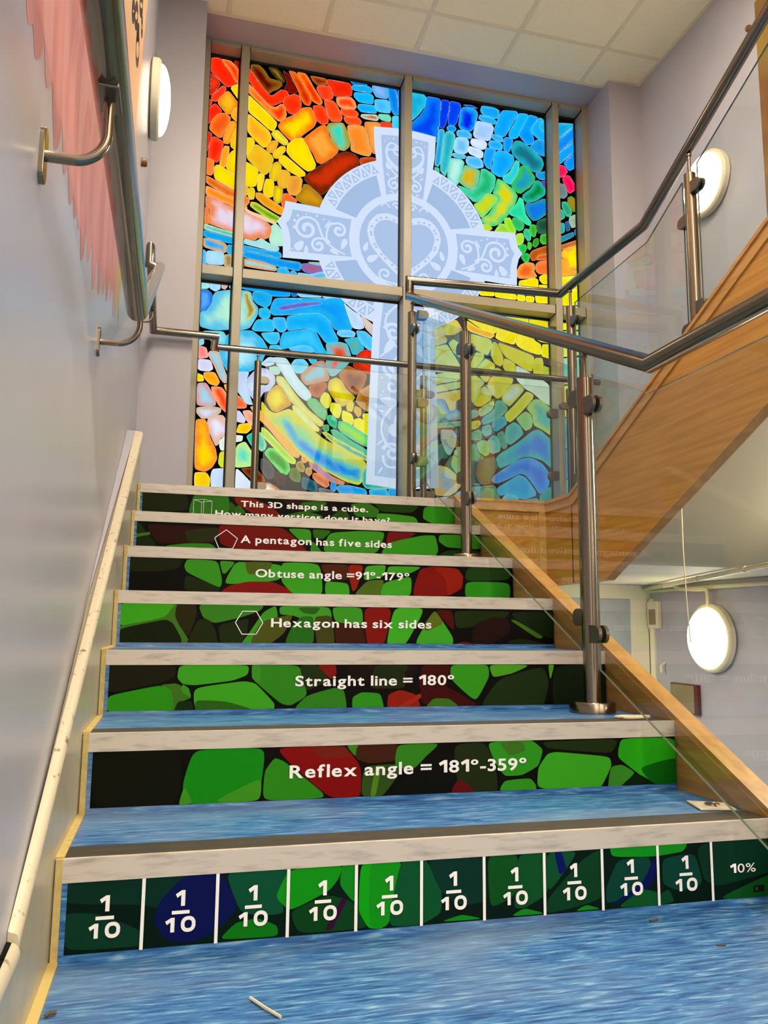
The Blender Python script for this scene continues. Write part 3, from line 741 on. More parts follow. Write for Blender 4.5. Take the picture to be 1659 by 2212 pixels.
e0c0b0 c8d8d8 1232 2506 1314 2449 1315 2374 1263 2425
80d0f0 68c0f0 1085 2383 1171 2394 1197 2380 1190 2356 1108 2348 1081 2364
60ccf0 50bcf0 1208 2395 1263 2397 1315 2355 1316 2270 1265 2293 1218 2354
f0d818 f0a828 1962 2546 2047 2498 2146 2486 2155 2461 2127 2440 1966 2481
f0e010 f0e010 1940 2605 2066 2637 2192 2544 2164 2479 2110 2491 2056 2508 1962 2564
f2e418 f2e010 2192 2544 2311 2521 2305 2414 2209 2431 2168 2449 2177 2481
f5e818 f5e40c 2320 2518 2431 2498 2448 2455 2495 2433 2498 2362 2410 2371 2327 2407 2309 2441
f5e418 f5e010 2419 2640 2593 2632 2589 2451 2495 2455 2440 2490 2412 2505
f0e818 e8e020 2509 2434 2588 2438 2586 2334 2502 2353
e8e030 e0de2a 1966 2459 2127 2431 2140 2398 2108 2324 2081 2330 2010 2358 1966 2389
e8e030 e0de2a 2154 2417 2172 2410 2217 2317 2216 2273 2198 2254 2162 2268 2135 2318 2136 2379
e8e030 e2e028 2181 2419 2437 2347 2444 2321 2426 2240 2389 2245 2244 2320 2208 2360
d8e038 d8da30 1939 2377 2010 2350 2014 2324 1974 2277 1938 2291
d8e038 d8da30 2028 2330 2077 2326 2077 2295 2018 2220 1991 2226 1987 2243 2010 2297
e0e038 dcda30 2094 2292 2153 2263 2157 2241 2125 2212 2045 2214 2031 2221 2072 2268
e0e038 dcda38 2230 2310 2298 2281 2307 2264 2302 2220 2243 2219 2220 2247
e8f8e8 d8f0d8 2316 2265 2389 2236 2435 2209 2554 2154 2570 2005 2515 2027 2433 2091 2378 2112 2319 2169 2314 2216
e0e040 dcda30 2455 2331 2502 2335 2511 2301 2500 2211 2444 2219 2440 2259
d0e050 c4d840 2515 2283 2557 2269 2584 2209 2518 2186 2509 2221
d8d838 d0d838 2143 2223 2179 2236 2233 2209 2179 2182 2125 2182
d8d838 d0d430 1938 2152 2026 2169 2080 2126 2053 2093 2008 2064 1938 2066
d8d838 d0d430 2053 2171 2125 2173 2098 2136 2080 2139
e0dc38 d8d630 2134 2174 2287 2174 2283 2148 2241 2101 2213 2055 2177 2026 2142 2049 2102 2106
c8d048 b8c838 1955 2051 2026 2065 2088 2101 2133 2048 2123 2013 2061 1969 2025 1962 1990 2002
d0d848 d8ece8 2278 2130 2333 2139 2369 2103 2294 2018 2258 1981 2213 2020 2209 2037 2241 2083
dce038 d4d62c 2387 2091 2432 2073 2430 2047 2330 1934 2265 1873 2238 1884 2228 1918 2294 1983
b0d860 40b8b8 2444 2039 2478 2042 2574 1979 2570 1796 2493 1842 2438 1864 2430 1933 2389 1974 2404 2001
a0d088 80c878 2311 1898 2375 1951 2412 1932 2425 1889 2415 1845 2373 1821 2329 1874
b0d898 98d088 2043 1938 2096 1976 2146 2006 2150 1989 2132 1945 2060 1896 2042 1908
58b8a8 30a090 2168 2008 2213 2012 2244 1971 2239 1945 2176 1888 2077 1842 2062 1862 2078 1889 2149 1938
48c0b0 40b8a8 1937 1896 2007 1935 2034 1929 2035 1895 1937 1857
d0d838 c8d030 1936 1832 2042 1865 2053 1845 2033 1818 1936 1785
30b0c8 18a0c0 2140 1860 2212 1904 2234 1892 2238 1858 2166 1802 2139 1817
60c0b0 48b0a8 2068 1820 2113 1841 2129 1825 2126 1782 2086 1762 2066 1786
58b888 48a878 1984 1772 2042 1801 2059 1786 2059 1743 2015 1732 1984 1738
58c0b8 38a8b0 2238 1833 2292 1871 2337 1848 2355 1798 2327 1770 2263 1719 2241 1730 2228 1781
50a898 389080 2175 1785 2211 1805 2241 1705 2218 1686 2183 1718
60c8b8 48b8b8 2103 1729 2139 1766 2165 1768 2191 1693 2182 1667 2138 1651 2111 1662 2101 1695
88d078 70c060 2028 1707 2059 1731 2094 1729 2111 1645 2084 1631 2041 1658
38b060 28a050 1936 1693 2015 1702 2027 1648 2071 1617 2058 1600 1935 1596
20b8b8 1080e0 2164 1615 2182 1641 2327 1736 2428 1820 2474 1832 2569 1761 2565 1571 2498 1627 2416 1647 2352 1644 2289 1605 2190 1557 2177 1573
20a0f0 0c74e0 2145 1496 2289 1597 2370 1632 2425 1631 2497 1593 2542 1535 2535 1458 2502 1409 2466 1403 2431 1452 2377 1517 2333 1532 2260 1494 2162 1451 2131 1466
20b8e8 10a4e8 2175 1422 2251 1468 2323 1514 2368 1500 2439 1410 2438 1385 2366 1356 2321 1362 2259 1393 2188 1372 2170 1397
386860 2a5850 1935 1580 2120 1612 2146 1626 2168 1590 2168 1556 2127 1503 2118 1444 1935 1434
60a088 488070 1969 1411 2144 1433 2162 1413 2187 1322 2196 1281 1986 1271 1969 1345
68ccf0 48bce8 2205 1357 2241 1383 2303 1370 2321 1346 2307 1286 2213 1282
30b0d8 20a8d0 2330 1338 2456 1365 2455 1293 2320 1287
28a8a8 209098 2475 1387 2540 1441 2567 1443 2565 1323 2492 1320 2469 1344
e8b838 d8dc50 1711 2463 1886 2547 1926 2481 1868 2440 1815 2435 1763 2421 1711 2424
e0c848 dcc040 1711 2402 1798 2428 1820 2400 1815 2382 1711 2338
d0dc60 c8d858 1833 2376 1868 2405 1921 2367 1921 2280 1868 2318
dce048 d8d840 1711 2329 1815 2365 1842 2333 1885 2268 1920 2211 1833 2212 1815 2262 1711 2252
e0dc48 e0d838 1711 2239 1807 2261 1833 2203 1824 2176 1711 2175
d8e068 d8e060 1711 2141 1920 2202 1920 2133 1711 2085
d8e060 d4dc50 1711 2064 1920 2121 1920 2082 1711 2026
e0c830 d8c828 1711 2009 1920 2065 1920 2013 1876 1984 1876 1933 1841 1918 1824 1963 1806 1996 1711 1992
2890d0 c0dc98 1711 1979 1798 1991 1815 1937 1832 1909 1884 1926 1919 1903 1919 1869 1712 1824
60c0a0 50b890 1712 1816 1919 1852 1919 1822 1712 1790
b0c8c0 a0b8b0 1780 1783 1858 1784 1884 1748 1875 1689 1840 1620 1815 1635 1780 1716
a8c080 98b070 1888 1673 1936 1676 1935 1492 1883 1506 1849 1554 1866 1621
e8c870 a8c8e8 1738 1547 1823 1535 1883 1489 1917 1425 1848 1355 1738 1350
b8d8e0 98c0d8 1738 1333 1848 1339 1935 1401 1960 1344 1960 1270 1738 1260
f0e818 f0e010 2058 2770 2158 2777 2157 2744 2057 2739
f0e818 f0e010 2169 2776 2254 2770 2319 2769 2321 2736 2167 2738
f0e818 f0e010 2331 2770 2384 2770 2383 2734 2330 2734
f0e818 f0e010 2396 2769 2452 2769 2449 2734 2393 2732
f0e818 f0e010 2464 2786 2596 2783 2595 2742 2467 2732
f0e818 e8e018 2057 2689 2157 2692 2156 2647 2057 2645
f0e818 e8e018 2171 2693 2406 2684 2403 2531 2320 2536 2201 2563 2170 2622
f0e818 e8e018 2627 2920 2821 2962 2819 2869 2626 2837
f0e818 e8e018 2625 2823 2819 2859 2816 2758 2623 2727
f0e818 e0e028 2623 2708 2815 2744 2811 2574 2619 2554
d8e850 c0e060 2619 2535 2810 2560 2806 2391 2615 2355
a0d8b0 60c8c0 2614 2337 2805 2373 2800 2193 2611 2159
d8e050 f0e010 2610 2141 2800 2175 2794 1952 2606 1938
60c8d0 30a8d8 2605 1920 2793 1934 2788 1732 2601 1720
28a0d8 1890d0 2600 1702 2787 1714 2782 1523 2596 1513
50c0b0 30a8a0 2596 1495 2782 1506 2777 1316 2592 1308'''
def put_w(x, z, l): return (x, YG+.002-l, z)
A = Art(put_w)
A.poly([(.18, LAND), (2.83, LAND), (2.83, ZC), (.18, ZC)], '010101')
BX = (.2, 2.81, LAND+.02, ZC-.01)
k = 0
for ln in CELLS.split('\n'):
    t = ln.split()
    if len(t) < 8: continue
    v = [int(q)/1000 for q in t[2:]]; pts = [(v[i], v[i+1]) for i in range(0, len(v), 2)]
    pts = clip(chaikin(grow(pts, .0042), 3), *BX)
    if len(pts) < 3: continue
    k += 1
    A.cell(pts, vivid(t[0]), vivid(t[1]), .001+k*5e-6, seed=k)
pal = ['30a8e0', 'f0d020', '40b890', 'd8e8f4', 'e07030', '1890e8', '98d838']
for row, (za, zb) in enumerate(((1.075, 1.155), (1.17, 1.262))):
    x = .22
    while x < 2.75:
        w = .09+.08*random.random(); c = random.choice(pal); k += 1
        A.cell(clip(chaikin([(x, za), (x+w-.012, za+.004), (x+w-.012, zb), (x, zb-.004)], 2), *BX), c, c, .001+k*5e-6, seed=k)
        x += w
A.build('stained_glass', M_stain, win)

# the cross, drawn about its own centre
CX, CZ = 1.522, 3.03
X = Art(lambda x, z, l: (CX+x, YG-.002-l, CZ+z))
LT, FD, RG = 'd2e2fb', 'abc3e6', 'a4bde2'
def mir(p): return [(-x, z) for x, z in p][::-1]
def circ(r, a0, a1, n=40): return [(r*math.cos(a0+(a1-a0)*i/n), r*math.sin(a0+(a1-a0)*i/n)) for i in range(n+1)]
X.disc(0, 0, .60, LT, 0, 96)
X.poly([(-.163, .31), (.163, .31), (.212, .66), (.219, .81), (.1, .822), (0, .83), (-.1, .822), (-.219, .81), (-.212, .66)], LT, .0001)
arm = [(.30, .165), (.55, .175), (.798, .19), (.803, .14), (.818, .085), (.848, .043), (.82, .0), (.806, -.06), (.804, -.197), (.55, -.187), (.30, -.178)]
X.poly(arm, LT, .0001); X.poly(mir(arm), LT, .0001)
X.poly([(.165, -.30), (-.165, -.30), (-.208, -.56), (-.225, -1.0), (-.242, -1.632), (-.1, -1.645), (0, -1.66), (.1, -1.645), (.242, -1.632), (.225, -1.0), (.208, -.56)], LT, .0001)
D2R = PI/180                       # four darker ring fields
for a0, a1, sx, sz in ((21, 67, 1, 1), (113, 159, 1, 1), (201, 245, 1, 1), (295, 339, 1, 1)):
    X.poly(circ(.5, a0*D2R, a1*D2R)+circ(.358, (a1-2)*D2R, (a0+4)*D2R), RG, .0002)
for q in range(4):                 # triangles round the ring
    base = (20, 110, 200, 290)[q]; nn = 11
    for j in range(nn):
        a = (base+3+j*(48-6)/(nn-1))*D2R; h = 2.7*D2R
        if j % 2:
            X.poly([(.588*math.cos(a-h), .588*math.sin(a-h)), (.588*math.cos(a+h), .588*math.sin(a+h)), (.518*math.cos(a), .518*math.sin(a))], FD, .0002)
            X.poly([(.577*math.cos(a-h*.45), .577*math.sin(a-h*.45)), (.577*math.cos(a+h*.45), .577*math.sin(a+h*.45)), (.545*math.cos(a), .545*math.sin(a))], LT, .0003)
        else:
            X.poly([(.514*math.cos(a-h), .514*math.sin(a-h)), (.514*math.cos(a+h), .514*math.sin(a+h)), (.578*math.cos(a), .578*math.sin(a))], FD, .0002)
            X.poly([(.522*math.cos(a-h*.45), .522*math.sin(a-h*.45)), (.522*math.cos(a+h*.45), .522*math.sin(a+h*.45)), (.55*math.cos(a), .55*math.sin(a))], LT, .0003)
X.disc(0, 0, .357, LT, .00025, 72); X.disc(0, 0, .307, FD, .0003, 72)
topf = [(-.128, .335), (-.06, .352), (0, .357), (.06, .352), (.128, .335), (.155, .55), (.168, .76), (.08, .768), (0, .775), (-.08, .768), (-.168, .76), (-.155, .55)]
X.poly(topf, FD, .0002)
armf = [(.362, .125), (.75, .138), (.756, .10), (.768, .065), (.79, .04), (.772, .0), (.758, -.07), (.756, -.148), (.355, -.135), (.372, -.06), (.376, .02)]
X.poly(armf, FD, .0002); X.poly(mir(armf), FD, .0002)
X.poly([(-.13, -.335), (-.16, -.6), (-.172, -1.0), (-.186, -1.575), (0, -1.59), (.186, -1.575), (.172, -1.0), (.16, -.6), (.13, -.335), (.06, -.352), (0, -.357), (-.06, -.352)], FD, .0002)
hh = [(0, .148), (-.05, .188), (-.115, .205), (-.19, .187), (-.243, .125), (-.257, .06), (-.235, -.03), (-.17, -.11), (-.09, -.185), (0, -.262)]
X.poly(chaikin(hh+[(-x, z) for x, z in hh[-2:0:-1]], 2), LT, .0004)
hi = [(0, .095), (-.05, .14), (-.11, .158), (-.165, .145), (-.202, .10), (-.213, .055), (-.192, -.02), (-.14, -.09), (-.07, -.15), (0, -.205)]
hin = chaikin(hi+[(-x, z) for x, z in hi[-2:0:-1]], 2)
X.poly(hin, FD, .0005)
acc = 0; tot = []
for i in range(len(hin)):          # scalloped beads along the inner heart
    a, b = hin[i], hin[(i+1) % len(hin)]; L = math.hypot(b[0]-a[0], b[1]-a[1]); acc += L
    if acc > .032:
        acc = 0; nx, nz = a[0]*1.09, (a[1]-.0)*1.09+.001
        X.disc(nx, nz, .0085, FD, .0005, 10)

def spiral(cx, cz, r0, turns, a0, sg=1, w0=.017, w1=.010, tail=()):
    n = int(26*turns)
    pts = []
    for i in range(n+1):
        t = i/n; a = a0+sg*turns*2*PI*t; r = r0*(1-.86*t)
        pts.append((cx+r*math.cos(a), cz+r*math.sin(a)))
    return list(tail)+pts
def both(fn, w0, w1, axis='x'):
    w0 *= 1.25; w1 *= 1.25; X.strip(fn, w0, w1, LT, .0006); X.strip([(-x, z) for x, z in fn], w0, w1, LT, .0006)
def drop(x, z, L, w, ang):
    L *= 1.15; w *= 1.5
    pts = []
    for i in range(17):
        t = 2*PI*i/16; rr = math.sin(t)*w/2*(.5+.5*math.cos(t*.5+0) if False else 1)*(1-.55*(1+math.cos(t))/2)
        q = (math.cos(t)*L/2, rr)
        pts.append((x+q[0]*math.cos(ang)-q[1]*math.sin(ang), z+q[0]*math.sin(ang)+q[1]*math.cos(ang)))
    X.poly(pts[:-1], LT, .0006); X.poly(mir(pts[:-1]), LT, .0006)
def curve(*p, n=14):               # quadratic bezier
    return [((1-t)**2*p[0][0]+2*t*(1-t)*p[1][0]+t*t*p[2][0], (1-t)**2*p[0][1]+2*t*(1-t)*p[1][1]+t*t*p[2][1]) for t in [i/n for i in range(n+1)]]
# arm ornament (right side, mirrored left)
both(spiral(.655, .02, .085, 1.55, 2.5, -1, tail=curve((.40, -.125), (.53, -.08), (.56, .0))), .008, .022)
both(spiral(.445, .035, .052, 1.3, 1.0, 1, tail=curve((.52, -.07), (.535, .03), (.50, .075))), .010, .018)
both(spiral(.575, -.085, .052, 1.3, 2.0, -1, tail=curve((.50, -.06), (.52, -.03), (.56, -.035))), .010, .018)
for d in ((.70, -.10, .07, .045, 2.2), (.655, -.125, .05, .025, 1.6), (.41, -.055, .07, .034, -1.2), (.47, -.115, .055, .026, -2.7), (.52, .07, .06, .010, 2.1), (.63, -.0, .0, .0, 0)): 
    if d[2]: drop(*d)
for x, z, r in ((.735, .02, .012), (.735, .065, .010), (.715, .10, .008), (.66, .118, .006), (.59, .115, .008), (.545, .10, .006), (.745, -.13, .006)):
    X.disc(x, z, r, LT, .0006, 12); X.disc(-x, z, r, LT, .0006, 12)
# top arm ornament
both(spiral(.045, .655, .045, 1.2, 2.6, -1, tail=curve((.01, .50), (.16, .56), (.12, .66))), .008, .014)
both(curve((.0, .62), (.10, .78), (.13, .66))+curve((.13, .66), (.14, .58), (.02, .52))[1:], .008, .014)
both(spiral(.075, .415, .045, 1.3, 1.8, -1, tail=curve((.0, .50), (.04, .50), (.07, .465))), .008, .015)
both(curve((.0, .46), (.12, .50), (.09, .56)), .008, .012)
for d in ((.12, .545, .05, .024, 1.2), (.045, .36, .04, .018, 2.0), (.09, .36, .03, .010, .4), (.12, .48, .03, .008, .8)): drop(*d)
for x, z, r in ((.04, .75, .005), (.08, .745, .006), (.115, .74, .005), (.14, .72, .005), (.11, .50, .004)):
    X.disc(x, z, r, LT, .0006, 10); X.disc(-x, z, r, LT, .0006, 10)
# round the heart
both(spiral(.055, .262, .028, 1.1, 0, 1), .008, .012); both(curve((.10, .245), (.14, .30), (.16, .245)), .008, .008)
both(spiral(.13, -.225, .045, 1.1, -1.0, 1, tail=curve((.0, -.27), (.05, -.30), (.15, -.265))), .008, .014)
drop(.262, -.05, .06, .028, 1.9); drop(.215, -.125, .075, .04, 2.6); drop(.10, -.17, .0001, .0001, 0)
both(spiral(.03, -.30, .025, 1.0, 0, 1), .006, .009)
# stem ornament
for z0, fl in ((-.62, 1), (-.86, -1), (-1.42, 1)):
    both(spiral(.07, z0, .065, 1.4, .3, fl, tail=()), .018, .014)
both(curve((.0, -.40), (.16, -.50), (.115, -.60))+curve((.115, -.60), (.10, -.70), (.0, -.74))[1:], .012, .010)
both(curve((.02, -.76), (.11, -.84), (.05, -.93)), .012, .014)
both(spiral(.075, -.98, .06, 1.2, 1.2, 1), .016, .012)
both(curve((.0, -1.07), (.17, -1.17), (.14, -1.30))+curve((.14, -1.30), (.11, -1.41), (.02, -1.40))[1:], .010, .014)
X.disc(.05, -1.27, .045, LT, .0006, 24); X.disc(-.05, -1.27, .045, LT, .0006, 24)
for d in ((.10, -.72, .10, .045, -1.0), (.10, -1.085, .10, .055, .2), (.03, -1.19, .08, .05, -.9), (.145, -.78, .04, .010, -.7), (.15, -1.15, .04, .010, .2), (.155, -1.36, .05, .010, -.7), (.15, -1.54, .05, .012, -1.0), (.14, -1.17, .04, .010, .8)): drop(*d)
for x, z, r in ((.12, -.50, .008), (.10, -.475, .007), (.075, -.455, .006), (.14, -.85, .006), (.145, -.93, .007), (.135, -1.02, .006), (.15, -1.05, .005)):
    X.disc(x, z, r, LT, .0006, 10); X.disc(-x, z, r, LT, .0006, 10)
both(curve((.0, -1.50), (.14, -1.55), (.13, -1.44)), .010, .014)
cr = X.build('celtic_cross', M_stain, win); cr['label'] = 'pale blue Celtic cross with a heart at its centre'

# ------------------------------------------------------------------ lower staircase
st = empty('staircase', (0.64, 0, 0), 'blue vinyl staircase with lettered green risers climbing to the landing under the window', 'staircase')
def P(o): return keep(o, st)
prof = [(0.004, -.11)]
for i in range(7):
    prof += [(i*GO+.004, i*RISE-.003 if i else -.11), (i*GO+.004, (i+1)*RISE-.004)]
prof[1:2] = []
prof += [(1.95, LAND-.004), (1.95, LAND-.25), (1.75, LAND-.25), (.35, -.11)]
bm = bmesh.new()
A_ = [bm.verts.new((wx(y)+.002, y, z)) for y, z in prof]; B_v = [bm.verts.new((XR, y, z)) for y, z in prof]
for i in range(len(prof)): bm.faces.new((A_[i], A_[(i+1) % len(prof)], B_v[(i+1) % len(prof)], B_v[i]))
bm.faces.new(A_); bm.faces.new(B_v[::-1])
P(obj('body', bm, M_cream, None))
foot = [(wx(1.952)+.003, 1.952), (UXS, 1.952), (UXS, 1.70), (3.06, 1.70), (3.06, 3.07), (2.83, 3.07), (2.83, 3.375), (.182, 3.375), (.182, 3.07), (wx(3.07)+.003, 3.07)]
bm = bmesh.new(); prism(bm, foot, 'z', LAND-.265, LAND-.004)
P(obj('landing_slab', bm, M_soff_white))
bm = bmesh.new(); prism(bm, [(wx(1.89)+.003, 6*GO+.049), (XR, 6*GO+.049), (XR, 1.952)]+foot[1:], 'z', LAND-.004, LAND)
P(obj('landing_floor', bm, M_vinyl))
for i in range(6):                               # treads
    bm = bmesh.new(); y0 = i*GO+.070; z = (i+1)*RISE
    n = 5
    box(bm, .0, XR, y0, (i+1)*GO-.001, z-.004, z)
    P(obj('tread', bm, M_vinyl))
for i in range(7):                               # nosings
    y = i*GO; z = (i+1)*RISE
    bm = bmesh.new(); prism(bm, [(y-.003, z-HN), (y-.003, z+.0015), (y+.006, z+.0015), (y+.006, z-.003), (y+.004, z-HN)], 'x', .0, XR-.001)
    no = P(obj('nosing', bm, M_alu))
    bm = bmesh.new(); box(bm, .002, XR-.002, y+.006, y+.072, z-.004, z+.0012)
    ins = obj('insert', bm, M_insert, no)

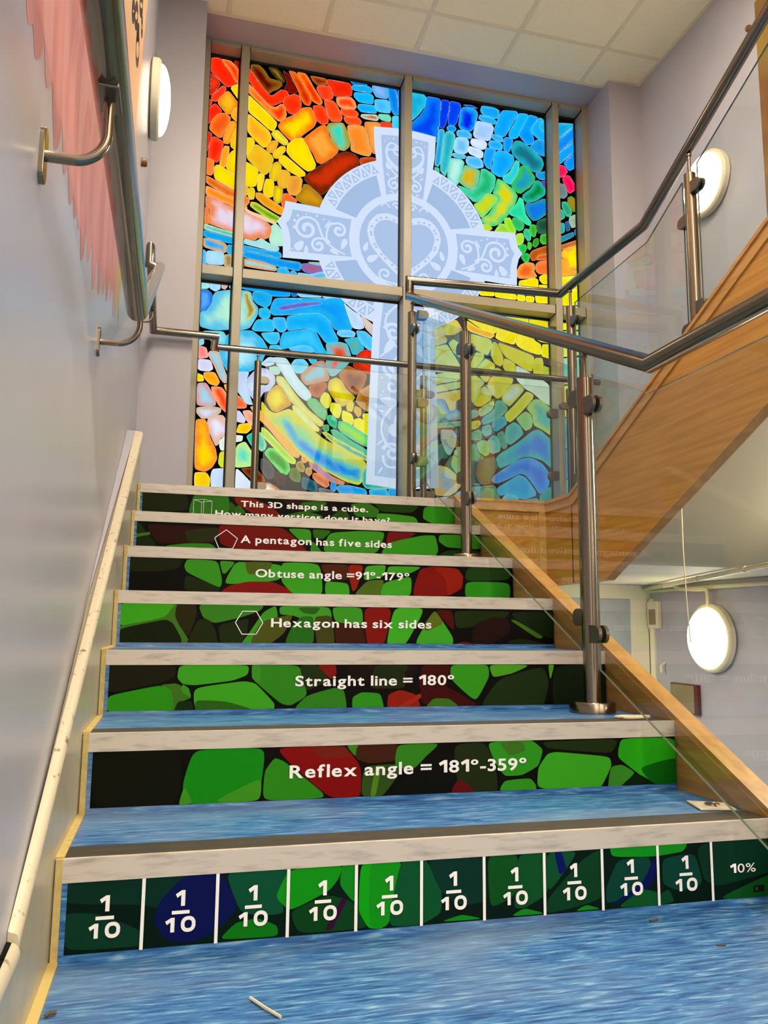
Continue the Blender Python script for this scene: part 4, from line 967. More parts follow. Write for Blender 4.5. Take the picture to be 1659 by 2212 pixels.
M_seal = mat('yellowed_sealant', 'c9b06a', .6, noise_amt=.2, noise_scale=(60, 60, 60))
bm = bmesh.new()
for i in range(6):
    z = (i+1)*RISE; box(bm, -.010, .003, i*GO+.004, (i+1)*GO-.002, z-.002, z+.0035)
for i in range(7): box(bm, -.008, .0025, i*GO-.004, i*GO+.002, i*RISE+.001, (i+1)*RISE+.002)
P(obj('sealant', bm, M_seal))
RCELLS = '''7 1a2008 -1 115 177 120 185 54 3 41
7 2d6a14 205 112 223 120 337 118 342 71 336 36 185 39
7 701808 361 112 436 112 512 79 551 44 447 47 371 91
7 24500e 345 95 362 81 382 42 347 41
7 2a5c10 367 72 382 82 405 55 391 42 368 44
7 2a1006 549 117 646 116 695 97 647 75 589 73 569 101
7 2c5c10 627 104 704 115 734 109 705 75 647 69
7 2c5c10 570 53 647 70 715 54 716 41 590 42
7 24480e 745 46 803 92 829 54 824 36
7 2f6a12 833 108 903 117 954 89 944 59 854 59
7 3a8c18 949 74 1026 73 1108 66 1124 42 1026 41 944 46
7 2e8a14 1150 108 1213 127 1298 125 1298 42 1192 42 1145 63
7 1c3c0c 933 118 1025 123 1129 118 1098 86 964 85
6 1a2a08 3 112 19 109 40 80 5 72
6 3a6a14 5 68 54 78 54 71 6 60
6 16240a 6 56 53 68 77 32 7 30
6 2a1006 43 107 155 103 280 102 284 56 248 46 79 42
6 262a0c 172 86 288 105 287 60 190 46
6 2f7a14 106 33 182 42 264 44 288 26 143 28
6 6a1008 290 111 361 112 515 111 554 83 617 25 432 27 364 27 297 48
6 3a8a18 536 110 619 109 622 60 585 67
6 2a6010 629 110 697 108 664 77 635 82
6 348018 629 67 663 29 621 32
6 3a8a1a 690 99 806 110 902 111 871 28 665 29
6 6a1410 915 113 1025 112 980 86 907 68
6 359018 916 70 1046 102 1098 105 1110 50 1098 26 884 27
6 358a18 1117 109 1286 111 1285 60 1145 64 1114 86
6 1a3a0c 1150 51 1285 51 1285 26 1112 28
5 1a2008 7 114 169 112 155 87 111 77 9 72
5 388c1c 183 113 275 111 290 51 287 28 183 75 176 93
5 3a8a1c 284 111 330 109 301 74 294 74
5 3c9820 298 39 329 100 343 109 480 104 475 60 435 51
5 1c2608 180 64 242 43 288 24 280 16 178 17
5 7c140c 287 12 316 33 375 47 451 48 509 24 514 9
5 4a5a14 362 110 450 111 435 81 374 72
5 3a9a1c 479 112 604 111 615 11 522 11 481 52
5 4a200c 605 109 699 110 704 65 636 60
5 3a9a1c 625 54 698 49 704 12 625 12
5 8c1c08 703 110 749 109 726 34 716 26 703 73
5 3f9a20 759 107 826 113 818 76 753 62
5 4a6418 764 59 820 64 809 11 720 12
5 3a9a1c 836 109 951 111 911 90 833 86
5 3c9a1e 821 54 915 78 913 13 809 11
5 7a120a 948 103 994 112 1079 108 1098 83 1094 42 1045 16 924 13 928 47
5 1c3c0e 1115 113 1271 113 1271 77 1109 68
5 2f9018 1109 64 1270 64 1270 5 1109 6
5 8c1c08 994 111 1079 108 1098 83 1094 50 1045 17 1041 73
4 3c9c18 5 116 154 118 147 96 127 83 8 55
4 3c6c1c 8 54 128 77 152 114 174 116 151 75 191 18 181 8 172 14 134 71 8 44
4 141c06 8 46 128 73 147 63 179 8 10 9
4 26240a 158 116 204 117 209 88 190 27 154 81
4 357a1c 215 117 394 116 381 102 326 83 259 67 229 82
4 1e2608 191 18 217 75 244 73 261 45 269 9 190 10
4 1e280a 272 58 314 70 351 77 347 40 329 9 280 10
4 3a8c1c 352 31 394 96 426 114 433 84 384 8 335 9
4 4a5014 359 10 388 71 477 92 452 41 409 8
4 3a9020 440 114 584 114 587 61 534 67 482 91 441 94
4 285c12 491 111 554 112 540 95 508 98
4 246414 502 85 534 86 537 9 456 10 477 60
4 3f4010 540 86 587 89 598 9 548 9
4 3c180a 599 74 679 62 690 8 603 9
4 3a8e1e 591 113 676 113 679 63 599 75
4 7a1208 684 113 766 114 743 7 695 7
4 3fa420 775 115 868 115 806 6 752 7
4 3da020 834 8 899 109 955 29 952 8
4 5a6818 864 61 899 109 925 72 872 49
4 4a0c08 905 110 952 109 960 51 923 88
4 1e2a0a 959 109 1140 109 1121 90 1039 67 967 59
4 24100a 1023 67 1080 90 1131 87 1139 52 1071 9 1015 9
4 6a100a 959 8 991 18 1040 7
4 14240c 1138 107 1298 108 1297 27 1187 53
4 3c7014 1142 83 1154 83 1248 34 1231 30
4 16240a 1137 22 1187 26 1296 4 1120 -2
3 1a1a08 7 115 160 112 155 88 122 76 10 54
3 3a9a1c 169 115 329 114 326 94 292 81 204 71 178 74 166 87
3 2f7e18 339 114 454 114 472 43 433 21 411 25 340 84
3 3a8a20 339 114 356 114 357 81 351 76 340 86
3 2c8a10 11 45 123 67 153 62 159 26 156 10 13 10
3 3c6c1a 128 70 163 72 189 56 196 41 165 31 161 11 158 11 160 26 154 62
3 3c8c1c 178 69 190 61 196 43 176 56
3 14280a 161 11 170 31 198 31 202 10
3 3c9c1c 204 61 319 76 346 71 393 23 390 8 209 10
3 2a5c10 210 33 278 29 350 10 209 10
3 1e2c0c 454 114 498 114 526 80 471 54
3 7a120a 499 115 542 114 543 93 531 83
3 2f7a18 441 9 472 40 542 59 563 53 572 6
3 2f8a18 588 8 588 36 610 47 656 44 666 7
3 8a1c0c 677 8 679 41 708 52 750 40 762 8
3 180c06 569 114 756 114 743 84 576 69
3 24280c 627 58 719 101 721 59
3 400808 756 84 814 73 814 9 767 34
3 1c260c 643 114 731 114 703 75 631 63
3 3c0a08 763 114 842 114 824 61 865 42 920 12 763 15
3 349018 844 114 943 114 946 86 910 24 844 80
3 48981c 949 114 1061 114 1012 95 959 85
3 1c2c0e 920 8 977 79 1099 109 1114 72 1098 5
3 48981c 1117 113 1130 113 1120 77
3 14200e 1132 113 1300 112 1297 2 1126 5
3 3a6c18 775 8 797 30 837 29 868 7
3 9a2410 703 12 760 43 763 36 723 12
2 0e1004 11 116 169 117 178 75 171 13 17 13
2 148010 201 114 339 114 334 57 327 15 186 13 184 54
2 3c8a1c 177 13 185 45 199 15
2 3c8a1c 240 14 334 56 332 14
2 2a8014 340 14 343 70 361 93 379 86 459 22 460 15
2 7a0a08 365 114 504 114 538 72 539 13 477 14 397 81
2 6a1c0a 433 114 506 113 516 93 457 92
2 2c4a14 543 14 547 72 635 74 586 12
2 3a7a18 511 114 533 114 528 95
2 3c1c0a 532 114 620 114 614 83 556 80 530 90
2 2f7a18 619 113 704 114 653 64 614 74
2 4c7a18 562 14 573 71 581 71 570 14
2 2f7a18 619 112 713 115 653 71 620 67
2 0a0a04 598 15 648 51 732 85 745 64 745 14
2 1e280e 744 110 813 113 836 66 843 10 755 14
2 5a0c0a 737 14 755 40 791 13
2 2c8c18 822 113 922 116 949 95 938 63 901 45 860 44 837 77
2 3a6a1c 849 113 902 113 908 96 872 86
2 1c2c0c 951 111 1136 113 1118 85 1030 93 963 100
2 389c1c 937 15 941 57 962 84 981 88 1112 74 1116 57 1091 14 1065 7
2 2f8c18 848 13 860 31 919 34 931 20 931 10
2 249a10 1145 113 1289 112 1284 4 1225 11 1137 73 1138 90
2 0c5c0c 1188 49 1287 69 1284 2 1228 8
2 348020 1109 10 1117 52 1143 56 1175 39 1135 10
2 0a1c08 1138 10 1181 37 1236 7
1 082c20 7 118 183 114 237 116 238 107 153 71 124 79 9 88
1 0a3424 10 71 56 67 119 39 127 18 13 20
1 08104a 149 78 183 113 237 117 263 84 266 59 233 30 201 18 162 23 143 51
1 0a4a30 250 117 349 118 346 107 332 83 343 50 305 49 275 58
1 108a10 332 75 352 114 438 116 433 98 418 80 354 53
1 0c7010 244 17 269 38 302 42 332 29 334 16
1 108018 441 116 465 117 462 56 438 86
1 0a3c18 357 49 418 70 458 56 487 16 370 17
1 300a30 415 19 441 63 446 60 423 18
1 109a10 473 116 513 117 514 14 487 16 470 44
1 108a12 488 118 543 119 519 16 489 16
1 0a4c28 543 119 582 119 612 70 611 30 577 15 520 16
1 082e24 589 118 691 116 695 44 650 40 612 66
1 108018 611 15 650 22 690 14
1 0c4a18 699 116 754 115 748 49 703 32
1 0c4a22 757 115 811 116 810 48 765 28 748 29
1 0c4a28 813 116 870 114 812 48
1 08105a 827 115 837 115 846 86 835 79
1 0a3a1e 811 36 878 97 917 116 917 33 852 21 811 16
1 108018 862 14 885 21 915 14
1 108018 743 15 765 24 807 14
1 10881a 936 118 1034 116 1094 115 1084 104 1024 99 940 103
1 083c30 927 49 950 93 1014 97 1018 51 982 33 926 24
1 081050 923 14 1012 43 1036 92 1025 93 1002 52
1 0a5020 947 14 998 40 1026 34 1031 14
1 083c30 1043 91 1109 96 1123 44 1076 35 1042 49
1 0a4024 1036 29 1051 36 1061 18 1035 14
1 083020 1115 113 1295 114 1292 59 1153 38 1128 52
1 0a4a18 1151 14 1291 55 1288 7'''
rc = {i: [] for i in range(1, 8)}
for ln in RCELLS.split('\n'):
    t = ln.split()
    if len(t) < 8: continue
    v = [int(q)/1000 for q in t[2:]]; rc[int(t[0])].append((t[1], [(v[i], v[i+1]) for i in range(0, len(v), 2)]))

GLYPHS = {}
def glyph(ch, weight):
    if (ch, weight) in GLYPHS: return GLYPHS[ch, weight]
    if ch == '1':
        v = [(x*.40, y*.73) for x, y in ((0, .76), (.62, 1.), (1., 1.), (1., 0), (.60, 0), (.60, .70), (.16, .53))]
        f = [tuple(q) for q in tessellate_polygon([[Vector((a, b, 0)) for a, b in v]])]
    else:
        cu = bpy.data.curves.new('lettering', 'FONT'); cu.body = ch; cu.size = 1.; cu.offset = weight; cu.resolution_u = 5
        to = bpy.data.objects.new('lettering', cu); C.objects.link(to)
        dg = bpy.context.evaluated_depsgraph_get(); dg.update()
        me = bpy.data.meshes.new_from_object(to.evaluated_get(dg))
        v = [(q.co.x, q.co.y) for q in me.vertices]; f = [tuple(p.vertices) for p in me.polygons]
        bpy.data.objects.remove(to); bpy.data.curves.remove(cu); bpy.data.meshes.remove(me)
    GLYPHS[ch, weight] = (v, f); return v, f
def letter(L, body, x0, x1, zb, cap, weight=.02, gap=.085):
    out = []; x = 0.; faces = []
    for ch in body:
        if ch == ' ': x += .26; continue
        v, f = glyph(ch, weight); a = min(q[0] for q in v); b = max(q[0] for q in v)
        st_ = len(out)
        out += [(x+q[0]-a, q[1]) for q in v]; faces += [tuple(st_+k for k in q) for q in f]
        x += b-a+gap
    sx = (x1-x0)/(x-gap); sz = cap/.73; b0 = len(L.v)
    for q in out: L.v.append(L.put(x0+q[0]*sx, zb+q[1]*sz, .0003)); L.c.append(lin('f2eee8'))
    for q in faces: L.f.append(tuple(b0+k for k in q))

def digit_one(L, x, z, h, w=.62, col='f2eee8'):
    L.poly([(x+p[0]*h*w, z+p[1]*h) for p in ((0, .76), (.62, 1.), (1., 1.), (1., 0), (.58, 0), (.58, .70), (.18, .53))], col)
def digit_zero(L, x, z, w, h, t, col='f2eee8'):
    pts = []
    for k in range(29):
        a = 2*PI*k/28; c, s = math.cos(a), math.sin(a)
        pts.append(((w-t)/2*math.copysign(abs(c)**.85, c)+x+w/2, (h-t)/2*math.copysign(abs(s)**.85, s)+z+h/2))
    L.strip(pts, t, t, col)
riser_text = {
 7: [('This 3D shape is a cube.', .387, .907, .078, .024), ('How many vertices does it have?', .289, 1.0, .0355, .024)],
 6: [('A pentagon has five sides', .368, .928, .053, .027)],
 5: [('Obtuse angle =91\u00ba-179\u00ba', .396, .908, .064, .026)],
 4: [('Hexagon has six sides', .415, .888, .057, .0245)],
 3: [('Straight line = 180\u00ba', .443, .851, .0655, .025)],
 2: [('Reflex angle = 181\u00ba-359\u00ba', .391, .910, .055, .0255)],
}
words = {7: 'riser reading This 3D shape is a cube, How many vertices does it have?', 6: 'riser reading A pentagon has five sides', 5: 'riser reading Obtuse angle =91\u00ba-179\u00ba',
 4: 'riser reading Hexagon has six sides', 3: 'riser reading Straight line = 180\u00ba', 2: 'riser reading Reflex angle = 181\u00ba-359\u00ba', 1: 'bottom riser divided into tenths'}
for i in range(1, 8):
    y = (i-1)*GO; z = (i-1)*RISE
    bm = bmesh.new(); box(bm, .0, XR, y-.001, y+.004, z, z+RISE-HN+.004)
    rb = P(obj('riser', bm, M_vinyl)); rb['label'] = words[i]
    base = Vector(rb.location)
    def sub(o): o.parent = rb; return o
    A = Art(lambda x, zz, l, y=y, z=z: (x, y-.0014-l, z+zz))
    xl = .011
    A.poly([(xl, .012), (XR-.001, .012), (XR-.001, .1165), (xl, .1165)], '0a0704' if i > 1 else '041810')
    for j, (c, pts) in enumerate(rc[i]):
        q = clip(chaikin(grow(pts, .0022), 3), xl, XR-.001, .012, .1165)
        if len(q) >= 3:
            rim = [min(1, int(c[s:s+2], 16)/255*.8+.13) for s in (0, 2, 4)]
            A.poly(q, c, .00002*(j+1))
    sub(A.build('printed_panel', M_art))
    yt = y-.0036
    def ink(): return Art(lambda x, zz, l, z=z, yt=yt: (x, yt-l, z+zz))
    def outline(segs, w, name):
        L = ink()
        for a, b in segs: L.strip([a, b], w, w, 'f0f0ea')
        sub(L.build(name, M_art))
    def loop(p): return list(zip(p, p[1:]+p[:1]))
    if i == 7:
        f1 = [(.205, .096), (.243, .100), (.274, .094), (.235, .088)]; f0 = [(x, zz-.060) for x, zz in f1]
        outline(loop(f1)+loop(f0)+list(zip(f1, f0)), .0012, 'cube_outline')
    if i == 6: outline(loop([(.317, .097), (.357, .067), (.341, .030), (.293, .030), (.277, .067)]), .0024, 'pentagon_outline')
    if i == 4: outline(loop([(.335, .0995), (.373, .0995), (.392, .068), (.374, .036), (.335, .036), (.316, .068)]), .0022, 'hexagon_outline')
    if i == 1:
        for kk in range(10):
            x = .1235+.1134*kk; L = ink()
            L.strip([(x, .0118), (x, .1165)], .0052, .0052, 'f2eee8'); sub(L.build('divider_line', M_art))
            xm = x-.0557; L = ink()
            L.strip([(xm-.0135, .0625), (xm+.0135, .0625)], .0052, .0052, 'f2eee8')
            digit_one(L, xm-.0085, .0718, .0235, .62)
            digit_one(L, xm-.0230, .0335, .0215, .66); digit_zero(L, xm+.001, .0325, .0225, .0235, .0056)
            sub(L.build('fraction', M_art))
        L = ink()
        L.poly([(1.2335, .0215), (1.2565, .0215), (1.2565, .0330), (1.2335, .0330)], '121410')
        L.poly([(1.2365, .0245), (1.2415, .0245), (1.2415, .0300), (1.2365, .0300)], '1c5020', .0002)
        sub(L.build('corner_mark', M_art))
    for tx in riser_text.get(i, [])+([('10%', 1.183, 1.239, .0585, .0165)] if i == 1 else []):
        L = ink(); letter(L, *tx, .006 if i == 1 else .022)
        sub(L.build('lettering', M_art))

# right stringer (wood) with its lipping
def sl(y, h): return pitch(y)+h
ST0, ST1 = XR, XR+.046
ya, yb = -.30, 1.93
bm = bmesh.new(); prism(bm, [(ya, sl(ya, .006)-.0), (1.86, LAND+.012), (yb, LAND+.012), (yb, LAND-.30), (1.75, LAND-.36), (ya, sl(ya, -.30))], 'x', ST0+.002, ST1)
so = P(obj('stringer', bm, M_woodin))
bm = bmesh.new(); e = 0
pl = [(ya, sl(ya, .0)), (1.845, sl(1.845, .0)), (1.845, sl(1.845, .0)+.014), (ya, sl(ya, .014))]
prism(bm, pl, 'x', ST0, ST1+.004)
o = obj('lipping', bm, M_woodtop, so)
bm = bmesh.new(); prism(bm, [(ya, sl(ya, -.040)), (1.80, sl(1.80, -.040)), (1.80, sl(1.80, .0)), (ya, sl(ya, .0))], 'x', ST0-.002, ST0+.004)
o = obj('bead', bm, M_woodin, so)
# landing edge: fascia across the stairwell with a capping
FX0, FX1, FY = XR+.02, 1.775, 1.945
bm = bmesh.new(); box(bm, FX0, FX1, FY, FY+.03, .695, LAND+.02)
fa = P(obj('landing_fascia', bm, M_wood))
bm = bmesh.new(); box(bm, FX0, FX1+.004, FY-.010, FY+.05, LAND+.02, LAND+.032); box(bm, FX0, FX1, FY-.006, FY, LAND-.02, LAND+.02)
o = obj('fascia_lipping', bm, M_woodtop, fa)
bm = bmesh.new(); box(bm, FX1-.05, FX1-.001, FY-.007, FY, .695, LAND-.02)
o = obj('corner_post', bm, M_woodtop, fa)

# ------------------------------------------------------------------ upper staircase (comes back towards the camera)
us = empty('staircase', (2.4, 1.4, LAND), 'upper wooden sided staircase rising from the landing along the right wall', 'staircase')
def U(o): return keep(o, us)
UX0, UX1 = 1.757, 1.802
N0, NZ = 1.42, LAND+RISE             # first nosing of the upper flight
def up(y, h=0.): return NZ+(N0-y)*RISE/GO+h
yk = 1.70
yt_ = -1.25
bm = bmesh.new(); prism(bm, [(FY, LAND+.015), (yk, LAND+.015), (yt_, up(yt_, -.0)+.0), (yt_, up(yt_)-.50), (1.435, .698), (FY, .698)], 'x', UX0+.004, UX1)
so = U(obj('stringer', bm, M_wood))
def up2(y, h): return LAND+.015+(yk-y)*(up(yt_)-LAND-.015)/(yk-yt_)+h
bm = bmesh.new(); prism(bm, [(FY, LAND+.015), (yk, LAND+.015), (yt_, up2(yt_, 0)), (yt_, up2(yt_, .015)), (yk-.003, LAND+.03), (FY, LAND+.03)], 'x', UX0-.006, UX1+.006)
o = obj('lipping', bm, M_woodtop, so)
bm = bmesh.new(); prism(bm, [(FY, LAND-.02), (yk-.02, LAND-.02), (yt_, up2(yt_, -.038)), (yt_, up2(yt_, 0)), (yk, LAND+.015), (FY, LAND+.015)], 'x', UX0-.001, UX0+.005)
o = obj('bead', bm, M_woodtop, so)
bm = bmesh.new(); box(bm, UX0+.001, UX0+.005, yk-.012, yk-.006, .70, LAND-.02); o = obj('panel_joint', bm, M_darkred, so)
bm = bmesh.new()
for i in range(9):
    y1 = N0-i*GO; z1 = NZ+i*RISE
    box(bm, UX1, XRW-.005, y1-GO-.02, y1, z1-.03, z1); box(bm, UX1, XRW-.005, y1-.02, y1, z1-RISE, z1-.03)
U(obj('steps', bm, M_vinyl))
s0 = 1.699
bm = bmesh.new(); prism(bm, [(s0, LAND-.265), (s0, LAND-.005), (N0, LAND-.005), (N0-.001, LAND-.03), (yt_, up(yt_)-.19), (yt_, up(yt_)-.275)], 'x', UX1+.001, XRW-.005)
U(obj('soffit', bm, M_soffit))

# ------------------------------------------------------------------ balustrades
PR = .0212
def clampp(name, parent, x, y, z, dr, plane='x'):
    """flat D shaped glass clamp reaching out from a post in direction dr along y (plane 'x') or x (plane 'y')"""
    r0, L, R = PR-.004, .030, .0225
    out = [(r0, -R), (r0+L, -R)]+[(r0+L+R*math.cos(a), R*math.sin(a)) for a in [(-PI/2+PI*k/10) for k in range(11)]][1:-1]+[(r0+L, R), (r0, R)]
    bm = bmesh.new()
    for s0_, s1_ in ((-.0145, -.0055), (.0055, .0145)):
        if plane == 'x': prism(bm, [(y+dr*p[0], z+p[1]) for p in out], 'x', x+s0_, x+s1_)
        else: prism(bm, [(x+dr*p[0], z+p[1]) for p in out], 'y', y+s0_, y+s1_)
    if plane == 'x': box(bm, x-.006, x+.006, min(y+dr*r0, y+dr*(r0+.022)), max(y+dr*r0, y+dr*(r0+.022)), z-R+.002, z+R-.002)
    else: box(bm, min(x+dr*r0, x+dr*(r0+.022)), max(x+dr*r0, x+dr*(r0+.022)), y-.006, y+.006, z-R+.002, z+R-.002)
    for zz in (-.010, .010):       # grub screws
        c = r0+.010
        if plane == 'x': lathe(bm, [(.0025, x-.0152), (.0025, x-.0146)], 'x', (0, y+dr*c, z+zz), 8)
    return obj(name, bm, M_steel_dark, parent, bevel=.0015)
def post(parent, x, y, z0, z1, zr, flange=True):
    bm = bmesh.new(); lathe(bm, [(PR, z0), (PR, z1-.002), (PR-.002, z1)], 'z', (x, y, 0), 28)
    p = obj('post', bm, M_steel, parent, smooth=True)
    bm = bmesh.new(); lathe(bm, [(.0065, z1-.001), (.0065, zr-.03)], 'z', (x, y, 0), 14)
    lathe(bm, [(.010, zr-.034), (.010, zr-.027)], 'z', (x, y, 0), 14)
    obj('spigot', bm, M_steel, p, smooth=True)
    if flange:
        bm = bmesh.new(); lathe(bm, [(.058, z0), (.058, z0+.024), (.055, z0+.028), (.0, z0+.0285)], 'z', (x, y, 0), 40)
        obj('base_flange', bm, M_steel, p, smooth=True)
    return p
def pane(name, pts, axis, a, b, parent):
    bm = bmesh.new(); prism(bm, pts, axis, a, b, mi=1, cap=0)
    return obj(name, bm, [M_glass, M_edge], parent)

bal = empty('balustrade', (1.19, .515, 2*RISE), 'steel and glass balustrade along the right edge of the lettered stairs', 'balustrade')
BX_ = 1.19
hr = lambda y: 1.118+(y-.205)*RISE/GO
YT = 2.21
bm = bmesh.new(); tube(bm, [(BX_, -1.9, 1.113), (BX_, .205, 1.118), (BX_, YT, hr(YT))], PR, 28)
tube(bm, [(BX_, YT-.0, hr(YT)-.012), (BX_, YT, hr(YT)+.075)], PR, 28)
B_ = lambda o: keep(o, bal)
B_(obj('handrail', bm, M_steel, smooth=True))
PA, PB, PC = .515, 1.43, 2.16
for (y, z0, z1) in ((PA, 2*RISE, 1.178), (PB, 5*RISE, 1.640), (PC, LAND, 2.003)):
    q = B_(post(None, BX_, y, z0, z1, hr(y)))
gt, gb = .795, .028
def gz(y, h): return pitch(y)+h
B_(pane('glass_panel', [(-1.5, gz(.21, gt)+.0), (.215, gz(.215, gt)), (.47, gz(.47, gt)), (.47, gz(.47, gb)), (-.05, gz(-.05, gb)), (-.25, .05), (-1.5, .05)], 'x', BX_-.003, BX_+.003, None))
B_(pane('glass_panel', [(.56, gz(.56, gt)), (PB-.045, gz(PB-.045, gt)), (PB-.045, gz(PB-.045, gb)), (.56, gz(.56, gb))], 'x', BX_-.003, BX_+.003, None))
B_(pane('glass_panel', [(PB+.045, gz(PB+.045, gt)), (PC-.045, gz(PC-.045, gt)), (PC-.045, LAND+.09), (1.93, LAND+.085), (1.90, gz(1.90, gb)), (PB+.045, gz(PB+.045, gb))], 'x', BX_-.003, BX_+.003, None))
for (y, z, d) in ((PA, 1.095, -1), (PA, .497, -1), (PA, 1.13, 1), (PA, .540, 1), (PB, 1.555, -1), (PB, .985, -1), (PB, 1.585, 1), (PB, 1.075, 1), (PC, 1.905, -1), (PC, 1.285, -1)):
    B_(clampp('clamp', None, BX_, y, z, d))

ub = empty('balustrade', (1.94, 2.0, LAND), 'steel and glass balustrade of the upper flight starting above the landing fascia', 'balustrade')
UB = lambda o: keep(o, ub)
UX, UY = 1.94, 2.13
ZU = hr(YT)+.096
ZU = 2.160
uk = 1.36
bm = bmesh.new(); tube(bm, [(BX_, UY+.08, hr(YT)+.02), (BX_, UY+.08, ZU), (BX_+.001, UY+.08, ZU)], .001, 6)
bm.free(); bm = bmesh.new()
tube(bm, [(BX_, YT, hr(YT)+.02), (BX_, YT, ZU+.025), (UX, 2.10, ZU), (UX, uk, ZU-.012), (UX, -.6, ZU-.012+(uk+.6)*RISE/GO)], PR, 28)
UB(obj('handrail', bm, M_steel, smooth=True))
UB(post(None, UX, 2.0, LAND, 2.050, ZU)); UB(post(None, UX, 1.05, LAND+.30, 2.195, 2.30))
UB(post(None, UX, .10, LAND+.75, 2.65, 2.78))
def uz(y, h): return ZU-.012+max(0, uk-y)*RISE/GO-h
UB(pane('glass_panel', [(1.955, uz(2, .092)), (1.34, uz(1.34, .092)), (1.095, uz(1.095, .092)), (1.095, up(1.095, .03)), (1.60, LAND+.06), (1.955, LAND+.055)], 'x', UX-.003, UX+.003, None))
UB(pane('glass_panel', [(1.005, uz(1.005, .11)), (.145, uz(.145, .11)), (.145, up(.145, .03)), (1.005, up(1.005, .03))], 'x', UX-.003, UX+.003, None))
UB(pane('glass_panel', [(BX_+.045, LAND+.055), (UX-.045, LAND+.055), (UX-.045, 2.02), (BX_+.045, 2.05)], 'y', UY-.003, UY+.003, None))
for (y, z, d) in ((2.0, 1.97, -1), (2.0, 1.20, -1), (1.05, 2.02, 1), (1.05, 1.60, 1), (1.05, 2.13, -1), (1.05, 1.665, -1)):
    UB(clampp('clamp', None, UX, y, z, d))
for (x, y, z, d) in ((BX_, UY+.02, 1.98, 1), (BX_, UY+.02, 1.55, 1), (BX_, UY+.02, 1.27, 1), (UX, UY-.06, 1.55, -1), (UX, UY-.06, 1.24, -1), (UX, UY-.06, 1.97, -1)):
    UB(clampp('clamp', None, x, UY, z, d, 'y'))

gr = empty('guard_rail', (1.5, 3.22, LAND), 'low steel and glass guard rail across the landing in front of the stained glass window', 'guard rail')
GR = lambda o: keep(o, gr)
bm = bmesh.new(); tube(bm, [(.322, 3.22, 2.108), (2.78, 3.22, 2.108)], .0195, 24)
GR(obj('handrail', bm, M_steel, smooth=True))
for x in (.56, 1.575, 2.56):
    GR(post(None, x, 3.22, LAND, 2.045, 2.108))
GR(pane('glass_panel', [(.605, LAND+.06), (1.525, LAND+.06), (1.525, 2.045), (.605, 2.045)], 'y', 3.217, 3.223, None))
GR(pane('glass_panel', [(1.62, LAND+.06), (2.51, LAND+.06), (2.51, 2.045), (1.62, 2.045)], 'y', 3.217, 3.223, None))
for (x, d) in ((.56, 1), (1.575, -1), (1.575, 1), (2.56, -1)):
    for z in (1.93, 1.30): GR(clampp('clamp', None, x, 3.22, z, d, 'y'))

# left wall handrail
wh = empty('wall_handrail', (.05, .2, 1.0), 'round steel handrail bracketed to the left wall, bending down onto the landing', 'handrail')
WH = lambda o: keep(o, wh)
bm = bmesh.new()
tube(bm, [(.054, -1.9, 1.12), (.054, .20, 1.12), (.020, 2.20, 1.12+2.0*RISE/GO)], PR, 28)
tube(bm, [(.018, 2.20, 1.12+2.0*RISE/GO-.012), (-.026, 2.20, 2.110), (-.026, 2.20, 2.185), (-.030, 3.025, 2.102), (.305, 3.03, 2.102), (.305, 3.22, 2.106), (.325, 3.22, 2.106)], .0205, 24)
WH(obj('rail', bm, M_steel, smooth=True))
def bracket(y, zp, zr, xr):
    w = wx(y); n = 12
    pts = [(w+.004, y, zp)]+[(w+.004+(xr-w-.004)*.45, y, zp)]
    R = (xr-w-.004)*.55
    for k in range(1, n+1):
        a = PI/2*k/n; pts.append((xr-R+R*math.sin(a), y, zp+R*(1-math.cos(a))))
    pts.append((xr, y, zr-PR+.002))
    bm = bmesh.new(); tube(bm, pts, .0062, 14)
    b = WH(obj('bracket', bm, M_steel, smooth=True))
    bm = bmesh.new()
    out = [(y+.0115*math.cos(a), zp+.021+.0115*math.sin(a)) for a in [PI*k/10 for k in range(11)]]+[(y-.0115*math.cos(a), zp-.021-.0115*math.sin(a)) for a in [PI*k/10 for k in range(11)]]
    prism(bm, out, 'x', w-.004, w+.006)
    obj('wall_plate', bm, M_steel, b, bevel=.001)
    bm = bmesh.new(); box(bm, xr-.012, xr+.012, y-.026, y+.026, zr-PR-.003, zr-PR+.004); obj('saddle', bm, M_steel_dark, b, bevel=.002)
    return b
bracket(-.495, 1.018, 1.12, .054)
bracket(.365, 1.105, 1.12+.165*RISE/GO, .051)
bracket(2.75, 2.045, 2.130, -.028)

# ------------------------------------------------------------------ round wall lights, then unseen fill lights added for brightness
M_bulb = emit('opal_diffuser_glow', (1.0, .84, .60), LAMP_STRENGTH)
M_fill_panel = emit('fill_panel_glow', (1.0, .88, .70), FILL_PANEL_STRENGTH)
def bulkhead(x, y, z, side, label):
    e = empty('bulkhead_light', (x, y, z), label, 'wall light', 'round bulkhead wall lights')
    s = 1 if side == 'l' else -1
    bm = bmesh.new(); lathe(bm, [(.178, .002*s), (.190, .009*s), (.190, .038*s), (.183, .046*s), (.166, .050*s)], 'x', (0, 0, 0), 56)
    obj('housing', bm, M_plastic, e, smooth=True)
    bm = bmesh.new(); lathe(bm, [(.167, .046*s)]+[(.167*math.cos(a), (.049+.050*math.sin(a))*s) for a in [PI/2*k/9 for k in range(10)]][:-1]+[(.0005, .099*s)], 'x', (0, 0, 0), 56)
    obj('diffuser', bm, M_bulb, e, smooth=True)
    return e
l1 = bulkhead(wx(2.52), 2.52, 3.125, 'l', 'lit round wall light on the left wall beside the window')
l1.rotation_euler.z = .0226
bulkhead(XRW, 2.40, 3.085, 'r', 'lit round wall light on the right wall behind the upper glass balustrade')
bulkhead(XRW, 2.55, .465, 'r', 'lit round wall light under the landing below the upper staircase')
bulkhead(XRW, -1.6, 1.05, 'r', 'lit round wall light on the right wall under the upper staircase near the viewer')
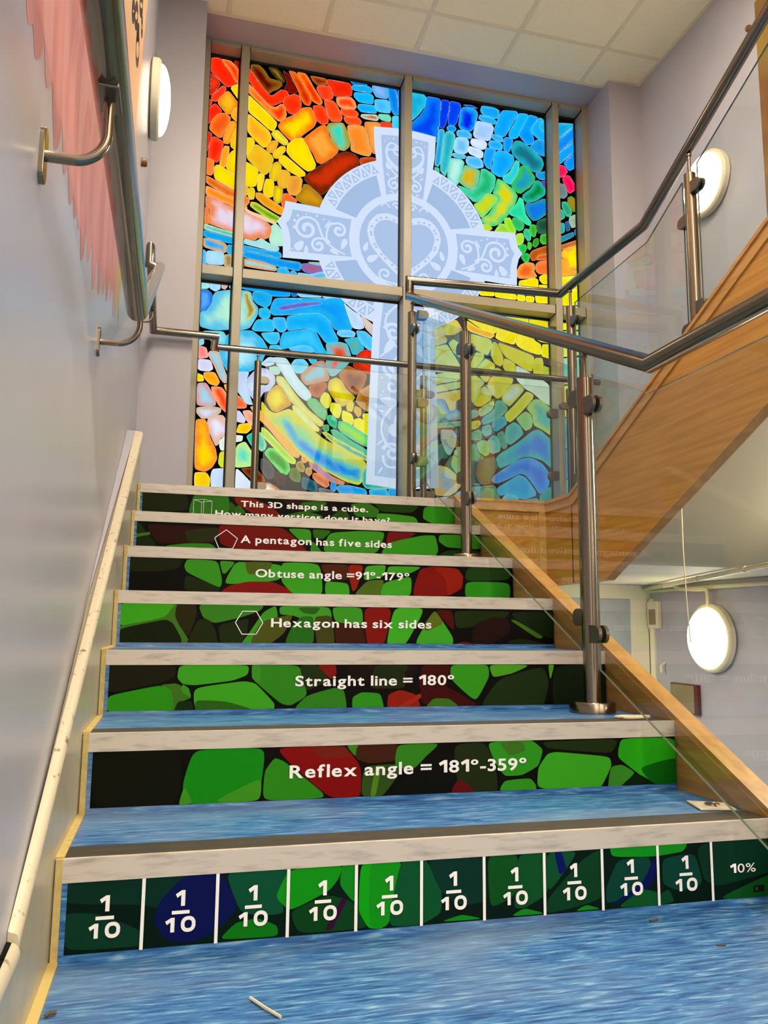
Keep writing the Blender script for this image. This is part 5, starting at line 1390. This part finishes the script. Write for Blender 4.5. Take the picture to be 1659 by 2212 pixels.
for i, (x, y, z_) in enumerate(((.605, .745, ZC), (.605, -1.615, ZC), (1.78, 1.335, ZC), (1.28, 2.62, LAND-.266))):  # unseen panels, added as fill to brighten the stairwell
    e = empty('fill_panel', (x, y, z_), ('added square fill light panel over the middle of the stairs', 'added square fill light panel behind the viewer at left', 'added square fill light panel beside the upper staircase', 'added hidden fill light panel on the underside of the landing')[i], 'fill light', 'added square fill light panels')  # last one is added, hidden under the landing to light the lower wall
    bm = bmesh.new(); box(bm, -.27, .27, -.27, .27, -.006, -.003); obj('diffuser', bm, M_fill_panel, e)
    bm = bmesh.new()
    for a in (-1, 1):
        box(bm, a*.285-.015, a*.285+.015, -.30, .30, -.008, -.001); box(bm, -.27, .27, a*.285-.015, a*.285+.015, -.008, -.001)
    obj('frame', bm, M_grid, e)

M_fill_strip = emit('fill_strip_glow', (1.0, .88, .70), FILL_STRIP_STRENGTH)
def soffit_z(y): return LAND-.265+(1.699-y)*(up(yt_)-.275-LAND+.265)/(1.699-yt_)
e = empty('fill_strip', (2.75, .80, soffit_z(.80)), 'added unseen fill strip light under the sloping soffit of the upper staircase', 'fill light')  # strip out of view, added to lift the dark area below the stairs
e.rotation_euler.x = -.457
bm = bmesh.new(); box(bm, -.04, .04, -.55, .55, -.05, -.004); obj('housing', bm, M_plastic, e, bevel=.004)
bm = bmesh.new(); tube(bm, [(0, -.52, -.064), (0, .52, -.064)], .013, 14); obj('tube', bm, M_fill_strip, e, smooth=True)

# ------------------------------------------------------------------ painted walls
def put_l(y, z, l): return (wx(y)+.0002+l*.25, y, z)
A = Art(put_l)
pinks = ['c88078', 'c0766e', 'cc8880', 'bd7068', 'c98a84']
edge = [(-.62, 1.09), (-.55, 1.095), (-.47, 1.10), (-.40, 1.10), (-.33, 1.10), (-.26, 1.11), (-.18, 1.12), (-.10, 1.12), (-.02, 1.12), (.07, 1.14), (.17, 1.16), (.28, 1.19), (.40, 1.235), (.53, 1.275), (.66, 1.30), (.80, 1.335)]
A.poly([(-.70, 1.15)]+[(y, z+.05) for y, z in edge]+[(.95, 1.47), (.62, 1.62), (.1, 1.70), (-.3, 1.80), (-.75, 1.8)], 'c47c74')
for i, (y, z) in enumerate(edge):
    y += .025*math.sin(i*5.3); z += .012*math.sin(i*3.7)
    ln = .30+.05*math.sin(i*2.1)
    pts = chaikin([(y-.085, z+ln*.6), (y-.06, z+.06), (y-.0, z-.012), (y+.04, z+.02), (y+.075, z+ln*.5), (y+.06, z+ln), (y-.05, z+ln)], 2)
    A.cell(pts, pinks[i % 5], pinks[(i+2) % 5], .0002+.00002*i, halo=.05, seed=i)
for i, (y, z) in enumerate(((.86, 1.36), (1.0, 1.385), (.93, 1.41))):
    A.cell(chaikin([(y-.05, z+.14), (y-.03, z+.03), (y+.005, z-.02), (y+.04, z+.04), (y+.05, z+.16), (y, z+.24)], 2), 'b09a40', 'b8a860', .0007+.00002*i, halo=.05, seed=40+i)
ob = A.build('mural_paint', M_paint, wall_left); ob['label'] = 'pink and yellow brushed mural on the left wall'
A = Art(put_l)
A.poly(chaikin([(.2, 3.7), (1.9, 3.5), (1.68, 2.94), (1.46, 2.5), (1.36, 2.24), (1.28, 1.98), (1.15, 1.85), (.7, 1.8), (.3, 1.95), (.2, 2.6)], 2), 'd8ac7c')
LOOPS = [[[0.939, 2.345], [0.942, 2.336], [0.931, 2.319], [0.91, 2.298], [0.882, 2.276], [0.855, 2.259], [0.832, 2.249], [0.818, 2.248], [0.816, 2.256], [0.826, 2.272], [0.846, 2.293], [0.872, 2.315], [0.9, 2.333], [0.924, 2.344]],
 [[1.106, 2.462], [1.104, 2.446], [1.087, 2.42], [1.058, 2.391], [1.024, 2.365], [0.992, 2.346], [0.967, 2.337], [0.954, 2.342], [0.955, 2.357], [0.971, 2.381], [0.997, 2.409], [1.031, 2.436], [1.064, 2.456], [1.091, 2.466]],
 [[1.234, 2.502], [1.228, 2.49], [1.21, 2.47], [1.183, 2.446], [1.153, 2.423], [1.127, 2.406], [1.108, 2.397], [1.101, 2.399], [1.106, 2.41], [1.123, 2.429], [1.149, 2.453], [1.179, 2.476], [1.206, 2.494], [1.226, 2.503]],
 [[1.293, 2.482], [1.297, 2.462], [1.28, 2.431], [1.247, 2.397], [1.204, 2.366], [1.161, 2.344], [1.126, 2.335], [1.105, 2.341], [1.101, 2.36], [1.116, 2.388], [1.146, 2.421], [1.187, 2.453], [1.232, 2.476], [1.27, 2.487]],
 [[1.359, 2.706], [1.362, 2.694], [1.345, 2.669], [1.311, 2.636], [1.268, 2.601], [1.225, 2.573], [1.191, 2.556], [1.17, 2.553], [1.167, 2.564], [1.182, 2.587], [1.213, 2.618], [1.254, 2.652], [1.298, 2.682], [1.336, 2.701]],
 [[1.426, 2.673], [1.434, 2.666], [1.432, 2.654], [1.42, 2.639], [1.401, 2.624], [1.379, 2.612], [1.357, 2.606], [1.341, 2.606], [1.334, 2.613], [1.336, 2.625], [1.347, 2.639], [1.365, 2.654], [1.388, 2.666], [1.409, 2.672]]]
for lp in LOOPS:
    A.strip([tuple(q) for q in lp]+[tuple(lp[0])], .030, .030, '140c0a', .0004)
ob = A.build('lettered_mural', M_paint, wall_left); ob['label'] = 'peach mural with black looping letters above the handrail'
M_gold = mat('golden_mural_paint', '8e7430', .5, col2='7c4a26', noise_scale=(3, 3, 4), detail=4)
bm = bmesh.new(); prism(bm, [(-.6, 2.3), (1.958, 2.3), (1.958, 3.9), (-.6, 3.9)], 'x', XRW-.0015, XRW+.001)
ob = obj('mural_paint', bm, M_gold, wall_right); ob['label'] = 'golden brown mural on the right wall'

# ------------------------------------------------------------------ small things
def knob(x, y, z, s, label):
    bm = bmesh.new(); lathe(bm, [(.018, 0), (.018, .020*s), (.014, .026*s), (.0, .027*s)], 'x', (0, 0, 0), 24)
    o = obj('round_stud', bm, M_knob, smooth=True); o.location = (x, y, z); tag(o, label, 'wall fitting')
knob(wx(1.93)-.002, 1.93, 2.437, 1, 'small round brown knob on the left wall just below the light')
knob(XRW+.002, 2.0, 3.775, -1, 'small round brown knob on the right wall under the ceiling')

# under the landing
bm = bmesh.new(); box(bm, 1.85, 3.065, 3.17, 3.2, .70, .784)
tag(obj('trim_1', bm, M_soff_white), 'white beam on the back wall under the landing', kind='structure')
dr = tag(empty('door_1'), 'white door frame in the back wall under the landing', kind='structure')
bm = bmesh.new(); box(bm, 2.93, 3.05, 3.175, 3.2, -1.2, .70); obj('jamb', bm, M_soff_white, dr)
bm = bmesh.new(); box(bm, 2.05, 2.93, 3.185, 3.2, -1.2, .70); obj('door_leaf', bm, mat('pale_blue_door', 'a9aeb6', .4), dr)
bm = bmesh.new(); box(bm, XRW-.012, XRW, 3.12, 3.17, -1.2, .70); obj('jamb', bm, M_soff_white, dr)

def conduit(pts, r, label, clips):
    e = empty('conduit', pts[0], label, 'pipe')
    bm = bmesh.new(); tube(bm, pts, r, 14); keep(obj('pipe', bm, M_conduit, smooth=True), e)
    for c in clips:
        a = Vector(pts[0]); b = Vector(pts[1]); p = a+(b-a)*c; d = (b-a).normalized()
        bm = bmesh.new(); tube(bm, [p-d*.008, p+d*.008], r+.003, 14); keep(obj('clip', bm, M_conduit, smooth=True), e)
conduit([(2.36, 1.15, .768), (3.03, 3.165, .762)], .012, 'grey upper pipe running under the landing soffit', (.2, .5, .8))
conduit([(3.048, .6, .745), (3.048, 3.17, .750)], .012, 'cream lower pipe clipped along the top of the right wall', (.3, .75))
pt = [(3.024, 3.12, .771), (3.024, 2.86, .771), (3.024, 2.78, .745), (3.024, 2.62, .737)]+[(3.024, 2.57-.03*math.sin(a), .707+.03*math.cos(a)) for a in [PI/2*k/6 for k in range(7)]]+[(3.024, 2.54, .64)]
conduit(pt, .011, 'cream bent pipe dropping into the lower round light', ())

e = empty('door_sensor', (XRW, 3.10, .60), 'narrow cream plastic sensor box beside the door frame under the landing', 'sensor')
bm = bmesh.new(); box(bm, -.035, .0, -.055, .055, -.085, .085); obj('case', bm, M_plastic, e, bevel=.008)
bm = bmesh.new(); box(bm, -.037, -.034, -.035, .035, -.06, .035); obj('grille', bm, M_glassy, e)
e = empty('wall_box', (XRW, 2.82, .115), 'square dark red framed box with olive face below the lower round light', 'wall box')
bm = bmesh.new(); box(bm, -.03, 0, -.125, .125, -.085, .085); obj('frame', bm, M_darkred, e, bevel=.003)
bm = bmesh.new(); box(bm, -.033, -.028, -.105, .115, -.075, .078); obj('face_panel', bm, M_glassy, e)
e = tag(obj('wall_hook', tb([(XRW, 3.03, .31), (XRW-.03, 3.03, .29), (XRW-.035, 3.02, .25)], .008, 10), M_plastic), 'small cream hook on the right wall below the sensor box', 'hook')
cd = tb([(1.95, 1.20, 1.029), (1.945, 1.195, .80), (1.940, 1.18, .63), (1.944, 1.18, .55), (1.950, 1.18, .465)], .0022, 8)
tag(obj('hanging_cord', cd, M_conduit, smooth=True), 'thin white cord hanging from the sloping soffit in front of the lower light', 'cord')

bm = bmesh.new(); pts = [(1.211, .165), (1.190, .088), (1.262, .074), (1.276, .13)]
prism(bm, pts, 'z', RISE+.002, RISE+.005); tag(obj('paper_card', bm, M_card), 'pale card lying on the first step against the right stringer', 'card')
for i in range(7):
    bm = bmesh.new(); a = random.random()*6; x, y = 1.222+.03*random.random(), .10+.025*random.random(); L = .006
    tube(bm, [(x, y, RISE+.0068), (x+L*math.cos(a), y+L*math.sin(a), RISE+.0085), (x+2*L*math.cos(a+.6), y+2*L*math.sin(a+.6), RISE+.0068)], .0014, 6)
    tag(obj('debris_crumb', bm, M_dirt), 'tiny dark crumb lying on the pale card on the first step', 'crumb', 'crumbs on the pale card')
bm = bmesh.new(); pp = [(1.215+.045*math.cos(a)*(1+.15*math.sin(5*a)), .365+.022*math.sin(a)*(1+.2*math.cos(3*a))) for a in [2*PI*k/18 for k in range(18)]]
prism(bm, pp, 'z', 2*RISE+.002, 2*RISE+.008); tag(obj('crumpled_wrapper', bm, M_card, bevel=.002), 'crumpled pale wrapper on the second step beside the near post foot', 'wrapper')
def bit(name, pts, r, label, m=M_dirt):
    tag(obj(name, tb(pts, r, 6), m), label, 'litter')
bit('straw_stalk', [(.275, -.184, .0028), (.292, -.222, .004), (.309, -.249, .0028)], .0022, 'short straw stalk on the blue floor in front of the stairs', M_card)
bit('leaf_crumb', [(.010, -.177, .003), (.017, -.174, .005), (.023, -.170, .003)], .0026, 'small brown crumb on the floor beside the left skirting')
bit('twig', [(.985, -.043, .0022), (1.005, -.038, .0022)], .0018, 'small brown twig on the floor below the tenths riser')
bit('black_scrap', [(1.03, -.165, .0018), (1.045, -.168, .0018)], .0015, 'tiny black scrap on the floor at the right')
